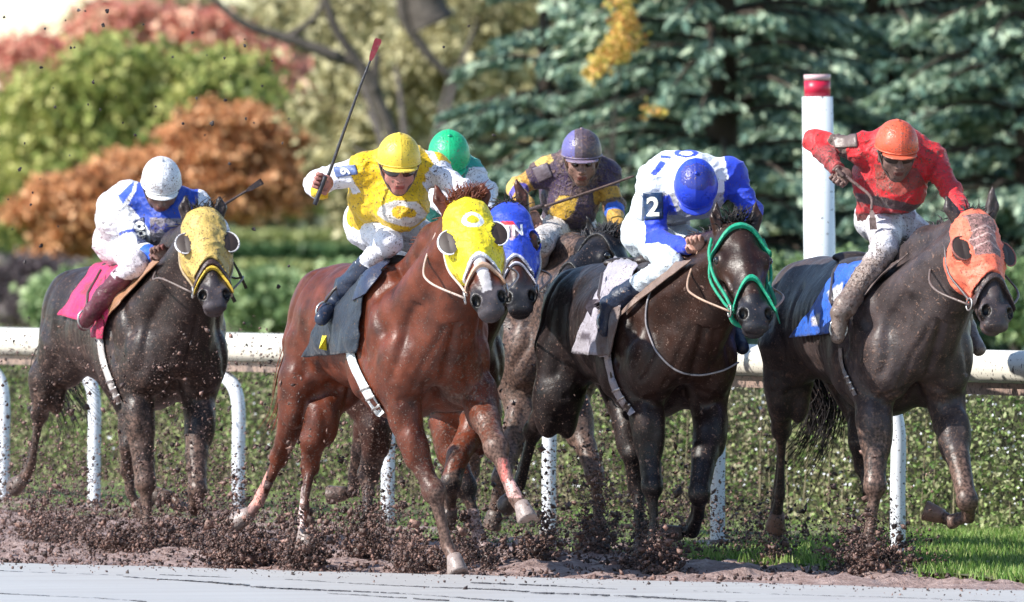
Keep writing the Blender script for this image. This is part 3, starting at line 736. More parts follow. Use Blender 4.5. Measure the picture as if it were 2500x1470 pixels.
def horse(sp):
    F = Frame(sp['X0'], sp['D0'], sp['a']); L, J, R = F.L, F.J, F.R
    base = F.L(0, 0, 0); rt = empty('horse', base, sp['label'], 'horse', 'racing horses galloping towards the camera'); sp['F'] = F; sp['root'] = rt
    k = sp.get('ts', 1.0); dz = sp.get('dz', 0)
    E = lambda s, t, z, rs, r_t, rz, kk=.06, sub=0: ell(L(s, t, z * k + dz), (rs * k, r_t * k, rz * k), kk, R, sub)
    pr = [E(-.05, 0, 1.19, .85, .265, .300), E(.33, 0, 1.13, .45, .28, .375), E(.76, 0, 1.20, .20, .20, .24), E(-.56, 0, 1.29, .40, .225, .24), E(-.86, 0, 1.22, .10, .12, .18)]
    for t in (-1, 1):
        pr += [E(.54, t * .16, 1.16, .25, .150, .36, .045), E(.80, t * .145, 1.06, .16, .140, .22, .03), E(.72, t * .20, 1.20, .12, .10, .20, .02), E(.40, t * .225, 1.08, .16, .08, .22, .02), E(-.66, t * .125, 1.18, .26, .135, .31), E(.66, t * .20, .98, .13, .10, .17, .05)]
    pr += [cap(L(.12, 0, 1.40 * k + dz), L(.55, 0, 1.43 * k + dz), .12 * k, .12 * k, .06), cap(L(-.35, 0, 1.38 * k + dz), L(.12, 0, 1.38 * k + dz), .15 * k, .14 * k, .06)]
    hf = head_frame(F, sp['head']); hp, hsub, p = head_prims(hf); sp['hf'] = hf
    hs = hf[4]
    nb1, nb2, nb3 = L(.50, 0, 1.40 * k + dz), L(.72, 0, 1.28 * k + dz), L(.86, 0, 1.12 * k + dz)
    t1, t2, t3 = p(.02, 0, -.10), p(.10, 0, -.12), p(.19, 0, -.165)
    for w_ in (-1, 1):
        pr += [cap(nb2 + F.l * w_ * .12 - F.z * .06, p(.10, w_ * .035, -.13), .16 * k, .085 * hs, .05)]
    m1 = (nb1 + t1) / 2 + V((0, 0, .05 + sp.get('arch', 0)))
    pr += [cap(nb1, m1, .13 * k, .10, .05), cap(m1, t1, .10, .075 * hs, .05), cap(nb2, t2, .20 * k, .09 * hs, .05), cap(nb3, t3, .18 * k, .075 * hs, .05)]
    pr += hp
    sub = hsub + [E(.985, 0, 1.16, .04, .02, .10, .03, 1)]
    for t in (-1, 1): sub += [E(.60, t * .35, 1.32, .05, .07, .28, .06, 1)]
    # ears
    for bx, tip in zip((-1, 1), sp['ears']):
        if tip is None: continue
        eb = p(.015, bx * .062, -.055); tp = W(tip[0], tip[1], eb[1] + sp.get('eard', .0)); mid = eb * .5 + tp * .5 + hf[2] * bx * .012
        pr += [cap(eb, mid, .034, .032, .012), cap(mid, eb * .15 + tp * .85, .032, .015, .008), cap(eb * .2 + tp * .8, tp, .016, .006, .005)]
        sub += [ell(mid + hf[3] * .034 * sp.get('earf', 1) - V((0, .012, 0)), (.055, .017, .022), .008, np.array([unit(tp - eb), unit(np.cross(tp - eb, hf[3])), unit(np.cross(tp - eb, np.cross(tp - eb, hf[3])))]), 1)]
    # legs
    hooves = []
    for lg in sp['legs']:
        kind, side, js = lg[0], lg[1], lg[2]; t = .16 * side
        Q = [J(a, b, c, t) for a, b, c, r_ in js]; rr = [q[3] * (.83 if q[3] > .058 else .87) for q in js]
        if kind == 'F': st = L(.66, t * 1.05, 1.02 * k + dz); pr.append(cap(st, Q[0], .12 * k, rr[0], .04))
        elif kind == 'H': st = L(-.66, t * .85, 1.08 * k + dz); pr.append(cap(st, Q[0], .17 * k, rr[0] * .92, .05))
        for i in range(len(Q) - 1):
            if rr[i + 1] < .05 and lg[3] and i >= lg[3][0]:
                d = unit(Q[i + 1] - Q[i]); fw = unit(F.f - (F.f @ d) * d); a_ = rr[i + 1] * .42
                pr += [cap(Q[i] + fw * a_, Q[i + 1] + fw * a_, rr[i] * .62, rr[i + 1] * .72, .010), cap(Q[i] - fw * a_ * 1.3, Q[i + 1] - fw * a_ * 1.3, rr[i] * .52, rr[i + 1] * .62, .008)]
            else:
                pr.append(cap(Q[i], Q[i + 1], rr[i], rr[i + 1], .022))
                if i < lg[3][0] - 1 or i == 0:   # muscle bellies of the forearm or gaskin
                    m0 = Q[i] * .7 + Q[i + 1] * .3; pr += [ell(m0 + F.l * side * rr[i] * .35 + F.f * rr[i] * .3, (rr[i] * .8, rr[i] * .62, rr[i] * 1.5), .035, R), ell(m0 - F.l * side * rr[i] * .40 + F.f * rr[i] * .35 - F.z * .03, (rr[i] * .7, rr[i] * .5, rr[i] * 1.3), .035, R)]
        for i in lg[3]: # joint bulbs
            d = unit(Q[i + 1] - Q[i - 1]); Rr = np.array([unit(np.cross(d, F.l)), unit(np.cross(d, np.cross(d, F.l))), d]); pr.append(ell(Q[i], (rr[i] * 1.12, rr[i] * 1.05, rr[i] * 1.25), .02, Rr))
        hd = unit(Q[-1] - Q[-2]) if len(lg) < 5 or lg[4] is None else unit(lg[4]); hooves.append((Q[-1], hd, rr[-1], lg))
    tail = sp.get('tail')
    def dsp(P, Nn):
        a, b, cc = hcoord(P, hf); tr_ = np.clip((np.abs(a - .3) - .32) / .1 + np.abs(b) * 2, 0, 1)         # the head stays calmer than the trunk
        rid = 1 - np.abs(wav(P * V((1, .8, .45)), 2.6, 31, 2)); rid2 = 1 - np.abs(wav(P * V((1, 1, .4)), 5.5, 17, 1))
        d_ = P - F.O; s_, t_, z_ = d_ @ F.f, d_ @ F.l, (P[:, 2] - dz) / k; nl = np.clip((np.abs(Nn @ F.l) - .25) / .3, 0, 1); nf = np.clip((Nn @ F.f - .25) / .3, 0, 1); g_ = 0 * s_
        wob = .012 * wav(P, 3.5, 41, 1)
        def ln(u_, v_, a0, a1, amp, wd):
            ax_, ay_ = a1[0] - a0[0], a1[1] - a0[1]; tt = np.clip(((u_ - a0[0]) * ax_ + (v_ - a0[1]) * ay_) / (ax_ * ax_ + ay_ * ay_), 0, 1)
            return amp * np.exp(-((u_ - a0[0] - tt * ax_ + wob) ** 2 + (v_ - a0[1] - tt * ay_) ** 2) / wd ** 2)
        for a0, a1, am, wd in (((.34, 1.46), (.52, .98), -.014, .030), ((.52, .98), (.40, .84), -.012, .030), ((.62, 1.50), (.84, 1.20), -.016, .035), ((.50, 1.30), (.70, 1.02), -.010, .022), ((.58, 1.42), (.66, 1.10), .007, .03), ((-.34, 1.36), (-.40, .98), -.014, .035), ((-.60, 1.48), (-.72, 1.02), -.010, .025), ((-.52, 1.30), (-.56, 1.0), .008, .03), ((-.80, 1.30), (-.78, .98), -.009, .02), ((.10, 1.0), (-.3, 1.02), -.006, .03)): g_ = g_ + nl * ln(s_, z_, a0, a1, am, wd)
        at_ = np.abs(t_)
        for a0, a1, am, wd in (((0, 1.30), (0, .84), -.020, .020), ((.045, 1.22), (.13, .92), -.007, .018), ((.15, 1.34), (.235, .98), -.014, .026), ((.09, 1.16), (.09, 1.0), .010, .045), ((.07, .90), (.19, .86), -.012, .020), ((.11, 1.42), (.17, 1.22), .006, .022)): g_ = g_ + nf * ln(at_, z_, a0, a1, am, wd)
        g_ = g_ + nl * .0022 * np.sin(s_ * 2 * pi / .062 + z_ * 3) * np.clip(1 - ((s_ + .02) / .32) ** 2, 0, 1) * np.clip(1 - ((z_ - 1.15) / .24) ** 2, 0, 1)
        g_ = g_ * ((np.abs(a - .3) > .42) | (np.abs(b) > .35) | (np.abs(cc) > .4))
        return g_ + tr_ * (.0045 * wav(P, 2.4, 3, 1) - .003 * np.clip(rid - .8, 0, 1) * 5 * .5 + .0012 * np.clip(rid2 - .85, 0, 1) * 6) + .0010 * wav(P * V((1, 1, .5)), 11, 11, 2)
    o = sdf('body', pr + sub, sp.get('h', .0095), COAT, rt, lambda P: sp['colf'](P, sp), disp=dsp, keep=True, pad=.03)
    sp['bvh'] = o_bvh[o.name]; sp['hprims'] = hp; sp['p'] = p; sp['prims'] = pr
    # hooves
    for q, d, r_, lg in hooves:
        if len(lg) > 5 and lg[5] == 'nohoof': continue
        x = unit(F.f - (F.f @ d) * d); y = np.cross(d, x); rings = [(-.01, .80), (.02, .95), (.055, 1.08), (.085, 1.2), (.092, 1.14), (.094, .9)]
        vs_, fs = [], []; n = 18; r0 = max(r_, .040) * 1.05
        for h_, m_ in rings:
            for j in range(n):
                a = 2 * pi * j / n; fw = .2 if cos(a) > 0 else 0
                vs_.append(q + d * h_ * (1 - .22 * (cos(a) < -.3)) + x * r0 * m_ * (cos(a) * (1.15 + fw * h_ * 6)) + y * r0 * m_ * sin(a) + x * .02)
        for i in range(len(rings) - 1):
            for j in range(n): fs.append((i * n + j, i * n + (j + 1) % n, (i + 1) * n + (j + 1) % n, (i + 1) * n + j))
        fs += [tuple(range(n))[::-1], tuple((len(rings) - 1) * n + j for j in range(n))]
        link_mesh('hoof', vs_, fs, LEATHER, rt, True, np.array(sp.get('hoofcol', (.10, .075, .065, .8))))
    # eyes
    for s in (-1, 1):
        c = p(.205, s * .100, -.036); pr2 = [ell(c, .019 * hs, .001)]; sdf('eye', pr2, .004, EYE, rt, (.01, .01, .01, 0))
    # mane and forelock
    hair_c = sp['hair']; r = np.random.RandomState(sp.get('seed', 1)); parts = []
    for i in range(90):
        t = r.uniform(0, 1); c0 = (nb1 * (1 - t) + m1 * t) if t < .5 else (m1 * (1 - t) + t1 * t)
        c0 = nb1 * (1 - t) ** 2 + 2 * m1 * t * (1 - t) + t1 * t * t + V((0, 0, .095 - .02 * t)) + r.normal(size=3) * .008
        side = F.l * r.normal() * .06; e = c0 + side * .6 - F.f * r.uniform(.03, .08) + V((0, 0, r.uniform(.0, .06)))
        parts.append(tube([c0 - V((0, 0, .03)), c0 * .6 + e * .4 + V((0, 0, .02)), e], [.006, .005, .0015], 4))
    for i in range(int(sp.get('forelock', 50) * 2.2)):
        c0 = p(.0 + r.normal() * .012, r.normal() * .025, -.02); e = c0 + hf[3] * .03 + hf[2] * r.normal() * .035 + V((.012, -.01, sp.get('flz', .06) * r.uniform(-.2, 1.1)))
        parts.append(tube([c0, (c0 + e) / 2 + hf[3] * .012 + r.normal(size=3) * .006, e + V((r.normal() * .012, 0, 0))], [.0038, .003, .0008], 4))
    v, f = join(parts); link_mesh('mane', v, f, HAIR, rt, True, np.array((*hair_c, .3)))
    if tail:
        parts = []; r = np.random.RandomState(77)
        T = [J(*q) for q in tail['path']]
        for i in range(tail['n']):
            off = r.normal(size=3) * tail['w']; m_ = len(T) - 1; end = r.uniform(.55, 1.0); pts = []
            for j, q in enumerate(T): 
                fr = j / m_
                if fr > end + .2: break
                pts.append(q + off * (.25 + fr) + r.normal(size=3) * .012 * fr)
            pts = spline(pts, 4); parts.append(tube(pts, list(np.linspace(.0045, .001, len(pts))), 3))
        v, f = join(parts); link_mesh('tail', v, f, HAIR, rt, True, np.array((*hair_c, .35)))
    return rt
def hcoord(P, hf):
    A, u, w, n, hs = hf; d = (P - A) / hs; return d @ u, d @ w / HW, d @ n
def hood(sp, col, rim=(.7, .7, .7, .3), colf=None, ub=.335, mud=.3, cups=('dome', 'dome'), cupr=.052):
    rt, hf, p = sp['root'], sp['hf'], sp['p']; A, u, w, n, hs = hf
    def cut(P):
        a, b, c = hcoord(P, hf)
        low = ub + .10 * np.clip(np.abs(b) / .09, 0, 1) ** 1.7 * 1.0 + np.clip(-c - .06, 0, .12) * .35
        d1 = (a - low) * hs; d2 = (-.015 - a + .25 * np.abs(b)) * hs; d3 = (-c - .17) * hs
        e = .046 - np.sqrt(((a - .205) / 1.15) ** 2 + (np.abs(b) - .098) ** 2 + ((c + .03)) ** 2); return np.maximum(np.maximum(np.maximum(d1, d2), d3), e * hs)
    cf = colf if colf else (lambda P: np.tile(np.array((*col, mud)), (len(P), 1)))
    hd = sdf('hood', sp['hprims'], .0055, CLOTH, rt, cf, infl=.012, cut=cut, disp=lambda P, Nn: .0022 * wav(P, 9, 5, 2) + .0045 * np.clip(1 - 2.4 * np.abs(wav(P * V((.6, .6, 1.6)), 7, 25, 2)), 0, 1), keep=True)
    sp['hoodbvh'] = o_bvh.get(hd.name)
    for s, style in zip((-1, 1), cups):
        if style is None: continue
        out = unit(w * s * .50 + n * .86); c = p(.205, s * .090, -.016); ax = unit(u - (u @ out) * out); ay = np.cross(out, ax)
        pts = []; m_ = 30; r_ = cupr * hs * .95
        for j in range(m_):
            a = 2 * pi * j / m_; outer = max(0, (ay * sin(a)) @ (w * s)); pts.append(c + ax * r_ * 1.34 * cos(a) + ay * r_ * .86 * sin(a) + out * (.002 + .020 * outer) + w * s * .008 * outer)
        outer_ = sorted(range(m_), key=lambda j: -((pts[j] - c) @ (w * s)))[:int(m_ * .62)]; k0_ = [j for j in range(m_) if j in outer_ and (j - 1) % m_ not in outer_][0]
        put_tube('blinker_rim', [pts[(k0_ + i) % m_] for i in range(len(outer_))], [.002 + .0036 * sin(pi * i / len(outer_)) for i in range(len(outer_))], CLOTH, hd, rim, 8)
        vs_, fs = [], []; K = 6
        for i in range(K + 1):
            fr = i / K
            for j in range(m_): vs_.append(c + (pts[j] - c) * (1 - fr * .97) + out * (.012 * (1 - (1 - fr) ** 2)) )
        for i in range(K):
            for j in range(m_): fs.append((i * m_ + j, i * m_ + (j + 1) % m_, (i + 1) * m_ + (j + 1) % m_, (i + 1) * m_ + j))
        link_mesh('blinker_cup', vs_, fs, MESHCUP, hd, True, np.array((.05, .03, .025, .2)))
    return hd
def band(sp, name, u0, th, col, infl=.016, bend=0., mat=None, c0=-1.0, mud=.2):
    """strap round the head, following its cross-section"""
    hf = sp['hf']; hs = hf[4]
    def cut(P):
        a, b, c = hcoord(P, hf); uu = u0 + bend * np.clip(np.abs(b) / .08, 0, 1.4) ** 2
        return np.maximum(np.abs(a - uu) * hs - th / 2, (c0 - c) * hs)
    return sdf(name, sp['hprims'], .0045, mat or LEATHER, sp['root'], (*col, mud), infl=infl, cut=cut)
def strap_on(name, pts, bvh, off, w, mat, parent, col, D=62, r=None):
    """thin strap through photo points, lying on a built surface"""
    q = spline([V((*p_, 0)) for p_ in pts], 8); out = []; last = D
    for c in q:
        h_, n_ = ray(bvh, c[0], c[1])
        if h_ is not None: last = h_[1]; out.append(h_ + (n_ if n_[1] < 0 else -n_) * off)
        else: out.append(W(c[0], c[1], last - off))
    return put_tube(name, out, w, mat, parent, col, 8)

# ------------------------------------------------------------------ people
def hand(prims, wr, c, axis, pal, side, r=.0095, curl=1.0):
    """a gripping hand: wrist wr, palm centre c, the held rod's axis, pal = from the palm towards the rod"""
    axis = unit(axis); pal = unit(pal - (pal @ axis) * axis); out = np.cross(axis, pal)          # out: direction the fingers leave the palm in
    if out @ (c - wr) < 0: out = -out
    k0 = c + out * .020
    prims += [cap(wr, c, .026, .024, .02), ell(c, (.042, .040, .016), .012, np.array([axis, out, pal]))]
    for i, ln in enumerate((.92, 1.0, .95, .80)):
        o_ = axis * (i - 1.5) * .0215 * side; a = k0 + o_ + out * .012
        b = a + (out * .030 + pal * .014) * ln; c2 = b + (out * .004 + pal * .026 * curl) * ln; d = c2 + (-out * .020 + pal * .006) * ln * curl
        prims += [cap(k0 + o_ * .9, a, r * 1.1, r * 1.15, .004), cap(a, b, r * 1.12, r, .003), cap(b, c2, r, r * .93, .003), cap(c2, d, r * .93, r * .8, .003)]
    t0 = c - out * .018 - axis * .030 * side; t1 = t0 - axis * .018 * side + pal * .022 + out * .012; t2 = t1 + out * .028 + pal * .014; 
    prims += [cap(t0, t1, .013, .0115, .006), cap(t1, t2, .0115, .0095, .003)]
def jockey(sp, H):
    F = H['F']; q = {k_: pt_of(F, v) for k_, v in sp['j'].items()}; 
    for nm, rad in (('knR', .075), ('anR', .055), ('toeR', .05), ('wrR', .04), ('hdR', .03), ('pv', .10), ('knL', .07)):
        if sp['j'][nm][0] == 'L': continue
        px_, py_ = sp['j'][nm][:2]; h_, n_ = ray(H['bvh'], px_, py_)
        if h_ is not None and h_[1] - rad < q[nm][1] and h_[1] > q[nm][1] - .6: q[nm] = W(px_, py_, h_[1] - rad)
    for s_ in 'R':
        need = 0.; ka, kb = q['kn' + s_], q['an' + s_]
        for (pa, pb_, ra, rb) in ((ka, kb, .085, .07), (kb, q['toe' + s_], .06, .05)):
            for t_ in np.linspace(0, 1, 7):
                c_ = pa * (1 - t_) + pb_ * t_; pp = proj(c_[None]); h_, n_ = ray(H['bvh'], pp[0][0], pp[1][0])
                if h_ is not None and h_[1] > c_[1] - .5: need = max(need, c_[1] - (h_[1] - (ra * (1 - t_) + rb * t_)))
        for nm in ('kn', 'an', 'toe'): 
            o_ = q[nm + s_]; pp = proj(o_[None]); q[nm + s_] = W(pp[0][0], pp[1][0], o_[1] - need)
    rt = empty('person', V((q['pv'][0], q['pv'][1], q['toeR'][2])), sp['label'], 'jockey', 'jockeys riding in the race'); sp['root'] = rt; sp['q'] = q
    y, pch = radians(sp['yaw']), radians(sp['pitch']); f = V((sin(y) * cos(pch), -cos(y) * cos(pch), -sin(pch))); r_ = unit(np.cross(f, V((0, 0, 1)))); r_ = r_ if r_[0] > 0 else -r_
    roll = radians(sp.get('roll', 0)); up = unit(np.cross(r_, f)); up = up if up[2] > 0 else -up
    r_, up = r_ * cos(roll) + up * sin(roll), up * cos(roll) - r_ * sin(roll)
    R = np.array([f, r_, up]); Hc = pt_of(F, sp['head']) - up * .035
    E = lambda a, b, c, ra, rb, rc, k=.015, sub=0: ell(Hc + f * a + r_ * b + up * c, (ra, rb, rc), k, R, sub); P_ = lambda a, b, c: Hc + f * a + r_ * b + up * c
    sh = (q['shR'] + q['shL']) / 2; bk = q.get('bk', (sh + q['pv']) / 2); nk = sp.get('nk', sh + (Hc - sh) * .35)
    body = [E(0, 0, 0, .098, .077, .105), E(.035, 0, -.065, .062, .056, .060, .025), cap(P_(.055, -.012, -.115), P_(.055, .012, -.115), .022, k=.02), cap(P_(.092, 0, -.010), P_(.113, 0, -.048), .010, .0135, .008), cap(P_(.100, -.012, -.055), P_(.100, .012, -.055), .009, k=.006),
            cap(P_(.085, -.038, .008), P_(.085, .038, .008), .012, k=.012), cap(P_(.06, -.045, -.04), P_(.045, -.05, -.06), .02, k=.02), cap(P_(.06, .045, -.04), P_(.045, .05, -.06), .02, k=.02),
            cap(P_(.094, -.017, -.080), P_(.094, .017, -.080), .0072, k=.006), cap(P_(.088, -.014, -.093), P_(.088, .014, -.093), .008, k=.006), cap(P_(-.02, 0, -.06), sh, .055, .062, .02)]
    for s in (-1, 1):
        body += [E(.082, s * .032, -.016, .016, .017, .011, .008, 1), E(-.005, s * .08, -.03, .02, .010, .033, .006)]
    body += [cap(q['shR'], q['shL'], .06, k=.03), cap(sh, bk, .12, .12, .04), cap(bk, q['pv'], .12, .12, .04)]
    for s in 'RL':
        body += [cap(q['sh' + s], q['el' + s], .045, .036), cap(q['el' + s], q['wr' + s], .036, .026), cap(q['pv'], q['kn' + s], .08, .052), cap(q['kn' + s], q['an' + s], .048, .034), cap(q['an' + s], q['toe' + s], .034, .024)]
    for s in 'RL':
        g = sp['grip' + s]; hd = q['hd' + s]; hand(body, q['wr' + s], hd, V(g[0]), V(g[1]), g[2] if len(g) > 2 else 1)
    def skc(P): c = np.tile(np.array((*sp.get('skin', (.50, .24, .17)), sp.get('skinmud', .25))), (len(P), 1)); d = P - Hc; m = (np.abs(d @ up + .087) < .012) & (np.abs(d @ r_) < .025) & (d @ f > .06); c[m, :3] = np.array(sp.get('skin', (.5, .24, .17))) * (.75, .4, .4); return c
    sdf('body', body, .0062, SKIN, rt, skc)
    for s in (-1, 1):
        e_ = sdf('eye', [ell(P_(.078, s * .032, -.016), .0125, .001)], .003, EYE, rt, (.02, .02, .02, 0))
    # hair: a close-cropped fringe showing under the helmet
    sdf('hair', [E(-.008, 0, .0, .104, .083, .108)], .006, HAIR, rt, (.06, .035, .02, .1), cut=lambda P: np.maximum((P - Hc) @ up - .01, np.maximum((P - Hc) @ f - .015, -((P - Hc) @ up) - .07)))
    # helmet
    hc = Hc + up * .035 - f * .006; dd = lambda P: P - hc
    Eh = lambda a, b, c, ra, rb, rc, k=.01, sub=0: ell(hc + f * a + r_ * b + up * c, (ra, rb, rc), k, R, sub)
    hm = sdf('helmet', [Eh(0, 0, 0, .132, .106, .120)], .0055, SHELL, rt, sp['helmcol'], cut=lambda P: np.maximum(-(dd(P) @ up) - .022 - .10 * np.clip(-(dd(P) @ f), 0, .1), -((np.sqrt(((dd(P) @ f) / .124) ** 2 + ((dd(P) @ r_) / .098) ** 2 + ((dd(P) @ up) / .112) ** 2) - 1) * .1)), keep=True, disp=lambda P, Nn: .0007 * wav(P, 9, 4, 1) + .002 * (np.abs(dd(P) @ r_) < .003))
    sp['helmbvh'] = o_bvh[hm.name]
    rim = sp.get('rimcol', sp['helmcol'] if not callable(sp['helmcol']) else (.5, .5, .5, .3))
    pk = sdf('peak', [Eh(.085, 0, -.026, .078, .088, .011, .005)], .005, SHELL, hm, rim, cut=lambda P: (.06 - dd(P) @ f) * 1.0)
    ring = [hc + f * .131 * cos(a) + r_ * .106 * sin(a) + up * (-.016 + .006 * cos(a)) * 1.0 - up * .10 * max(0, -.131 * cos(a)) for a in np.linspace(0, 2 * pi, 40)[:-1]]
    put_tube('helmet_band', ring, .0045, SHELL, hm, rim, 6, True)
    put_tube('crown_button', [hc + up * .118, hc + up * .126], .010, SHELL, hm, rim, 8)
    stp = [hc + f * .02 + r_ * s_ * .100 - up * .02 for s_ in (-1,)] + [P_(.035, -.07, -.07), P_(.05, -.03, -.128), P_(.06, 0, -.138), P_(.05, .03, -.128), P_(.035, .07, -.07)] + [hc + f * .02 + r_ * .100 - up * .02]
    put_tube('chin_strap', spline(stp, 5), .0055, LEATHER, hm, sp.get('strapcol', (.12, .09, .08, .3)), 6)
    if sp.get('goggles', 1):
        gg = sdf('goggles', [E(.066, 0, -.014, .038, .076, .033, .01), E(.04, 0, -.014, .03, .083, .022, .01)], .0045, LENS if sp['goggles'] == 1 else MESHCUP, rt, (.03, .02, .02, .2), cut=lambda P: (.048 - (P - Hc) @ f))
        gp_ = [P_(.10 * cos(a) * .98 + .0, .082 * sin(a), -.014) for a in np.linspace(-2.6, 2.6, 30)]
        put_tube('goggle_strap', [x for x in gp_ if (x - Hc) @ f < .06] and gp_[:9], .006, LEATHER, gg, (.04, .035, .035, .2), 6); put_tube('goggle_strap', gp_[-9:], .006, LEATHER, gg, (.04, .035, .035, .2), 6)
    # clothes
    fold = lambda a, sc, sd_: (lambda P, Nn: a * wav(P * V((1, .5, 1.4)), sc, sd_, 2) + a * .9 * np.clip(1 - 2.2 * np.abs(wav(P * V((1, .6, 1.5)), sc * 1.6, sd_ + 40, 2)), 0, 1))
    tr = sp.get('tr', 1.0)
    js = [cap(q['shR'], q['shL'], .085 * tr, k=.05), cap(sh, bk, .142 * tr, .150 * tr, .05), cap(bk, q['pv'], .155 * tr, .13 * tr, .05)]
    if 'chest' in q: js.append(cap(q['chest'], bk, .13 * tr, .14 * tr, .06))
    slv = {'R': sp.get('slR', 1.0), 'L': sp.get('slL', 1.0)}
    for s in 'RL':
        m_ = slv[s]; a, e, w_ = q['sh' + s], q['el' + s], q['wr' + s]
        js += [cap(a, e, .060 * m_, .051 * m_, .04), cap(e, e * .2 + w_ * .8, .051 * m_, .042, .02), cap(e * .25 + w_ * .75, w_, .040, .034, .01)]
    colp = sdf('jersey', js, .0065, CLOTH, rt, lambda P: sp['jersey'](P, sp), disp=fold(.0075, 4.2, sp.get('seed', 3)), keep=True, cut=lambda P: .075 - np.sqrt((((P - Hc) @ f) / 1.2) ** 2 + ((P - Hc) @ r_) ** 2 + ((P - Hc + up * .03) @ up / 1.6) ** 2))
    sp['jbvh'] = o_bvh[colp.name]
    sp['collar'] = None
    bc = sp['breeches'] if 'breeches' in sp else (lambda P, sp: np.tile(np.array((.74, .74, .78, .35)), (len(P), 1)))
    bs = [ell(q['pv'], (.15, .15, .14), .05)]
    tq = {}
    for s in 'RL':
        kn, an = q['kn' + s], q['an' + s]; tq[s] = kn * (1 - sp.get('boot' + s, .38)) + an * sp.get('boot' + s, .38)
        bs += [cap(q['pv'] + (kn - q['pv']) * .12, kn, .100, .064, .05), cap(kn, tq[s], .060, .050, .03)]
    sdf('breeches', bs, .0065, CLOTH, rt, lambda P: bc(P, sp), disp=fold(.006, 4.6, 8))
    for s in 'RL':
        kn, an, toe = q['kn' + s], q['an' + s], q['toe' + s]; heel = an - unit(toe - an) * .03 + unit(an - tq[s]) * .035
        sdf('boot', [cap(tq[s] - unit(an - tq[s]) * .03, tq[s] * .45 + an * .55, .058, .056, .02), cap(tq[s] * .45 + an * .55, an, .056, .043, .02), cap(an, toe, .044, .033, .02), cap(an, heel, .04, .032, .015), cap(heel, toe, .026, .030, .012)],
            .006, LEATHER, rt, lambda P: sp['boot'](P, sp) if callable(sp['boot']) else np.tile(np.array(sp['boot'], float), (len(P), 1)), disp=fold(.002, 8, 5))
    return rt
def whip(label, pts, rs, cols, flap=None, flapcol=(.05, .02, .02, .2)):
    """pts: world points handle end .. tip"""
    a, b = pts[0], pts[-1]; rt = empty('riding_whip', pts[0], label, 'whip', 'whips held by the jockeys')
    n = len(pts) - 1
    h_ = a * .78 + b * .22
    P_ = [a + (b - a) * t for t in np.linspace(0, .2, 8)]; put_tube('handle', P_, [.011 * (1 + .12 * (i % 2)) for i in range(8)], LEATHER, rt, cols[0], 10)
    P_ = spline(pts, 16); P_ = [x for x in P_ if (x - a) @ (b - a) / ((b - a) @ (b - a)) > .2]
    put_tube('shaft', P_, [rs[0] * (1 - i / len(P_)) + rs[1] * i / len(P_) + .0008 * (i % 3 == 0) for i in range(len(P_))], LEATHER, rt, cols[1], 8)
    if flap:
        d = unit(b - pts[-2]); s = unit(np.cross(d, V((0, 1, 0)))); vs_ = []; prof = [(0, .006), (.02, .012), (.06, .015), (.10, .018), (flap - .01, .017), (flap, .014)]
        fs = []; th = .004
        for t, w_ in prof:
            c = b + d * t; vs_ += [c - s * w_ - V((0, th, 0)), c + s * w_ - V((0, th, 0)), c + s * w_ + V((0, th, 0)), c - s * w_ + V((0, th, 0))]
        for i in range(len(prof) - 1):
            for j in range(4): fs.append((i * 4 + j, i * 4 + (j + 1) % 4, i * 4 + 4 + (j + 1) % 4, i * 4 + 4 + j))
        fs += [(3, 2, 1, 0), tuple(len(prof) * 4 - 4 + j for j in range(4))]
        link_mesh('flap', vs_, fs, LEATHER, rt, False, np.array(flapcol, float))
    return rt
# ------------------------------------------------------------------ the cast
def coatf(main, dark, mudlo, mudhi, zdark=.0, extra=None, face=None):
    """coat colour: main colour, dark points below zdark, optional patches; alpha = splashed mud"""
    def g(P, sp):
        z = P[:, 2]; n = len(P); c = np.tile(np.array((*main, 0.)), (n, 1)); k = np.clip((zdark + .06 * wav(P, 2, 5, 1) - z) / .12, 0, 1)[:, None]; c[:, :3] = c[:, :3] * (1 - k) + np.array(dark) * k
        a, b, cc = hcoord(P, sp['hf']); m = np.clip((a - .455 + .25 * (cc + .05)) / .05, 0, 1) * (a > .3) * (a < .8) * (np.abs(b) < .12) * (np.abs(cc) < .25); c[:, :3] = c[:, :3] * (1 - m[:, None]) + np.array(sp.get('muzcol', (.05, .045, .05))) * m[:, None]
        s = -((P[:, 0] - sp['F'].O[0]) * -sp['F'].f[0] + (P[:, 1] - sp['F'].O[1]) * -sp['F'].f[1])
        c[:, 3] = mudlo + (mudhi - mudlo) * np.clip((1.35 - z) / .8, 0, 1)
        for q_ in (-1, 1):
            m_ = ((a - .546) / .030) ** 2 + ((b - q_ * .052) / .020) ** 2 < 1; c[m_ & (cc > -.07) & (cc < .05) & (a > 0), :3] = (.004, .003, .003)  # darkness of the nostril hollows painted into the vertex colour
        if extra: extra(P, c, a, b, cc, sp)
        return c
    return g
CAST = {}
def chest_mud(amount):
    def g(P, c, a, b, cc, sp):
        F = sp['F']; s = (P - F.O) @ F.f; t = (P - F.O) @ F.l; z = P[:, 2]
        c[:, 3] += amount * np.clip((s - .55) / .3, 0, 1) * np.clip((1.65 - z) / .3, 0, 1) * (np.abs(a - .3) > .4)
    return g

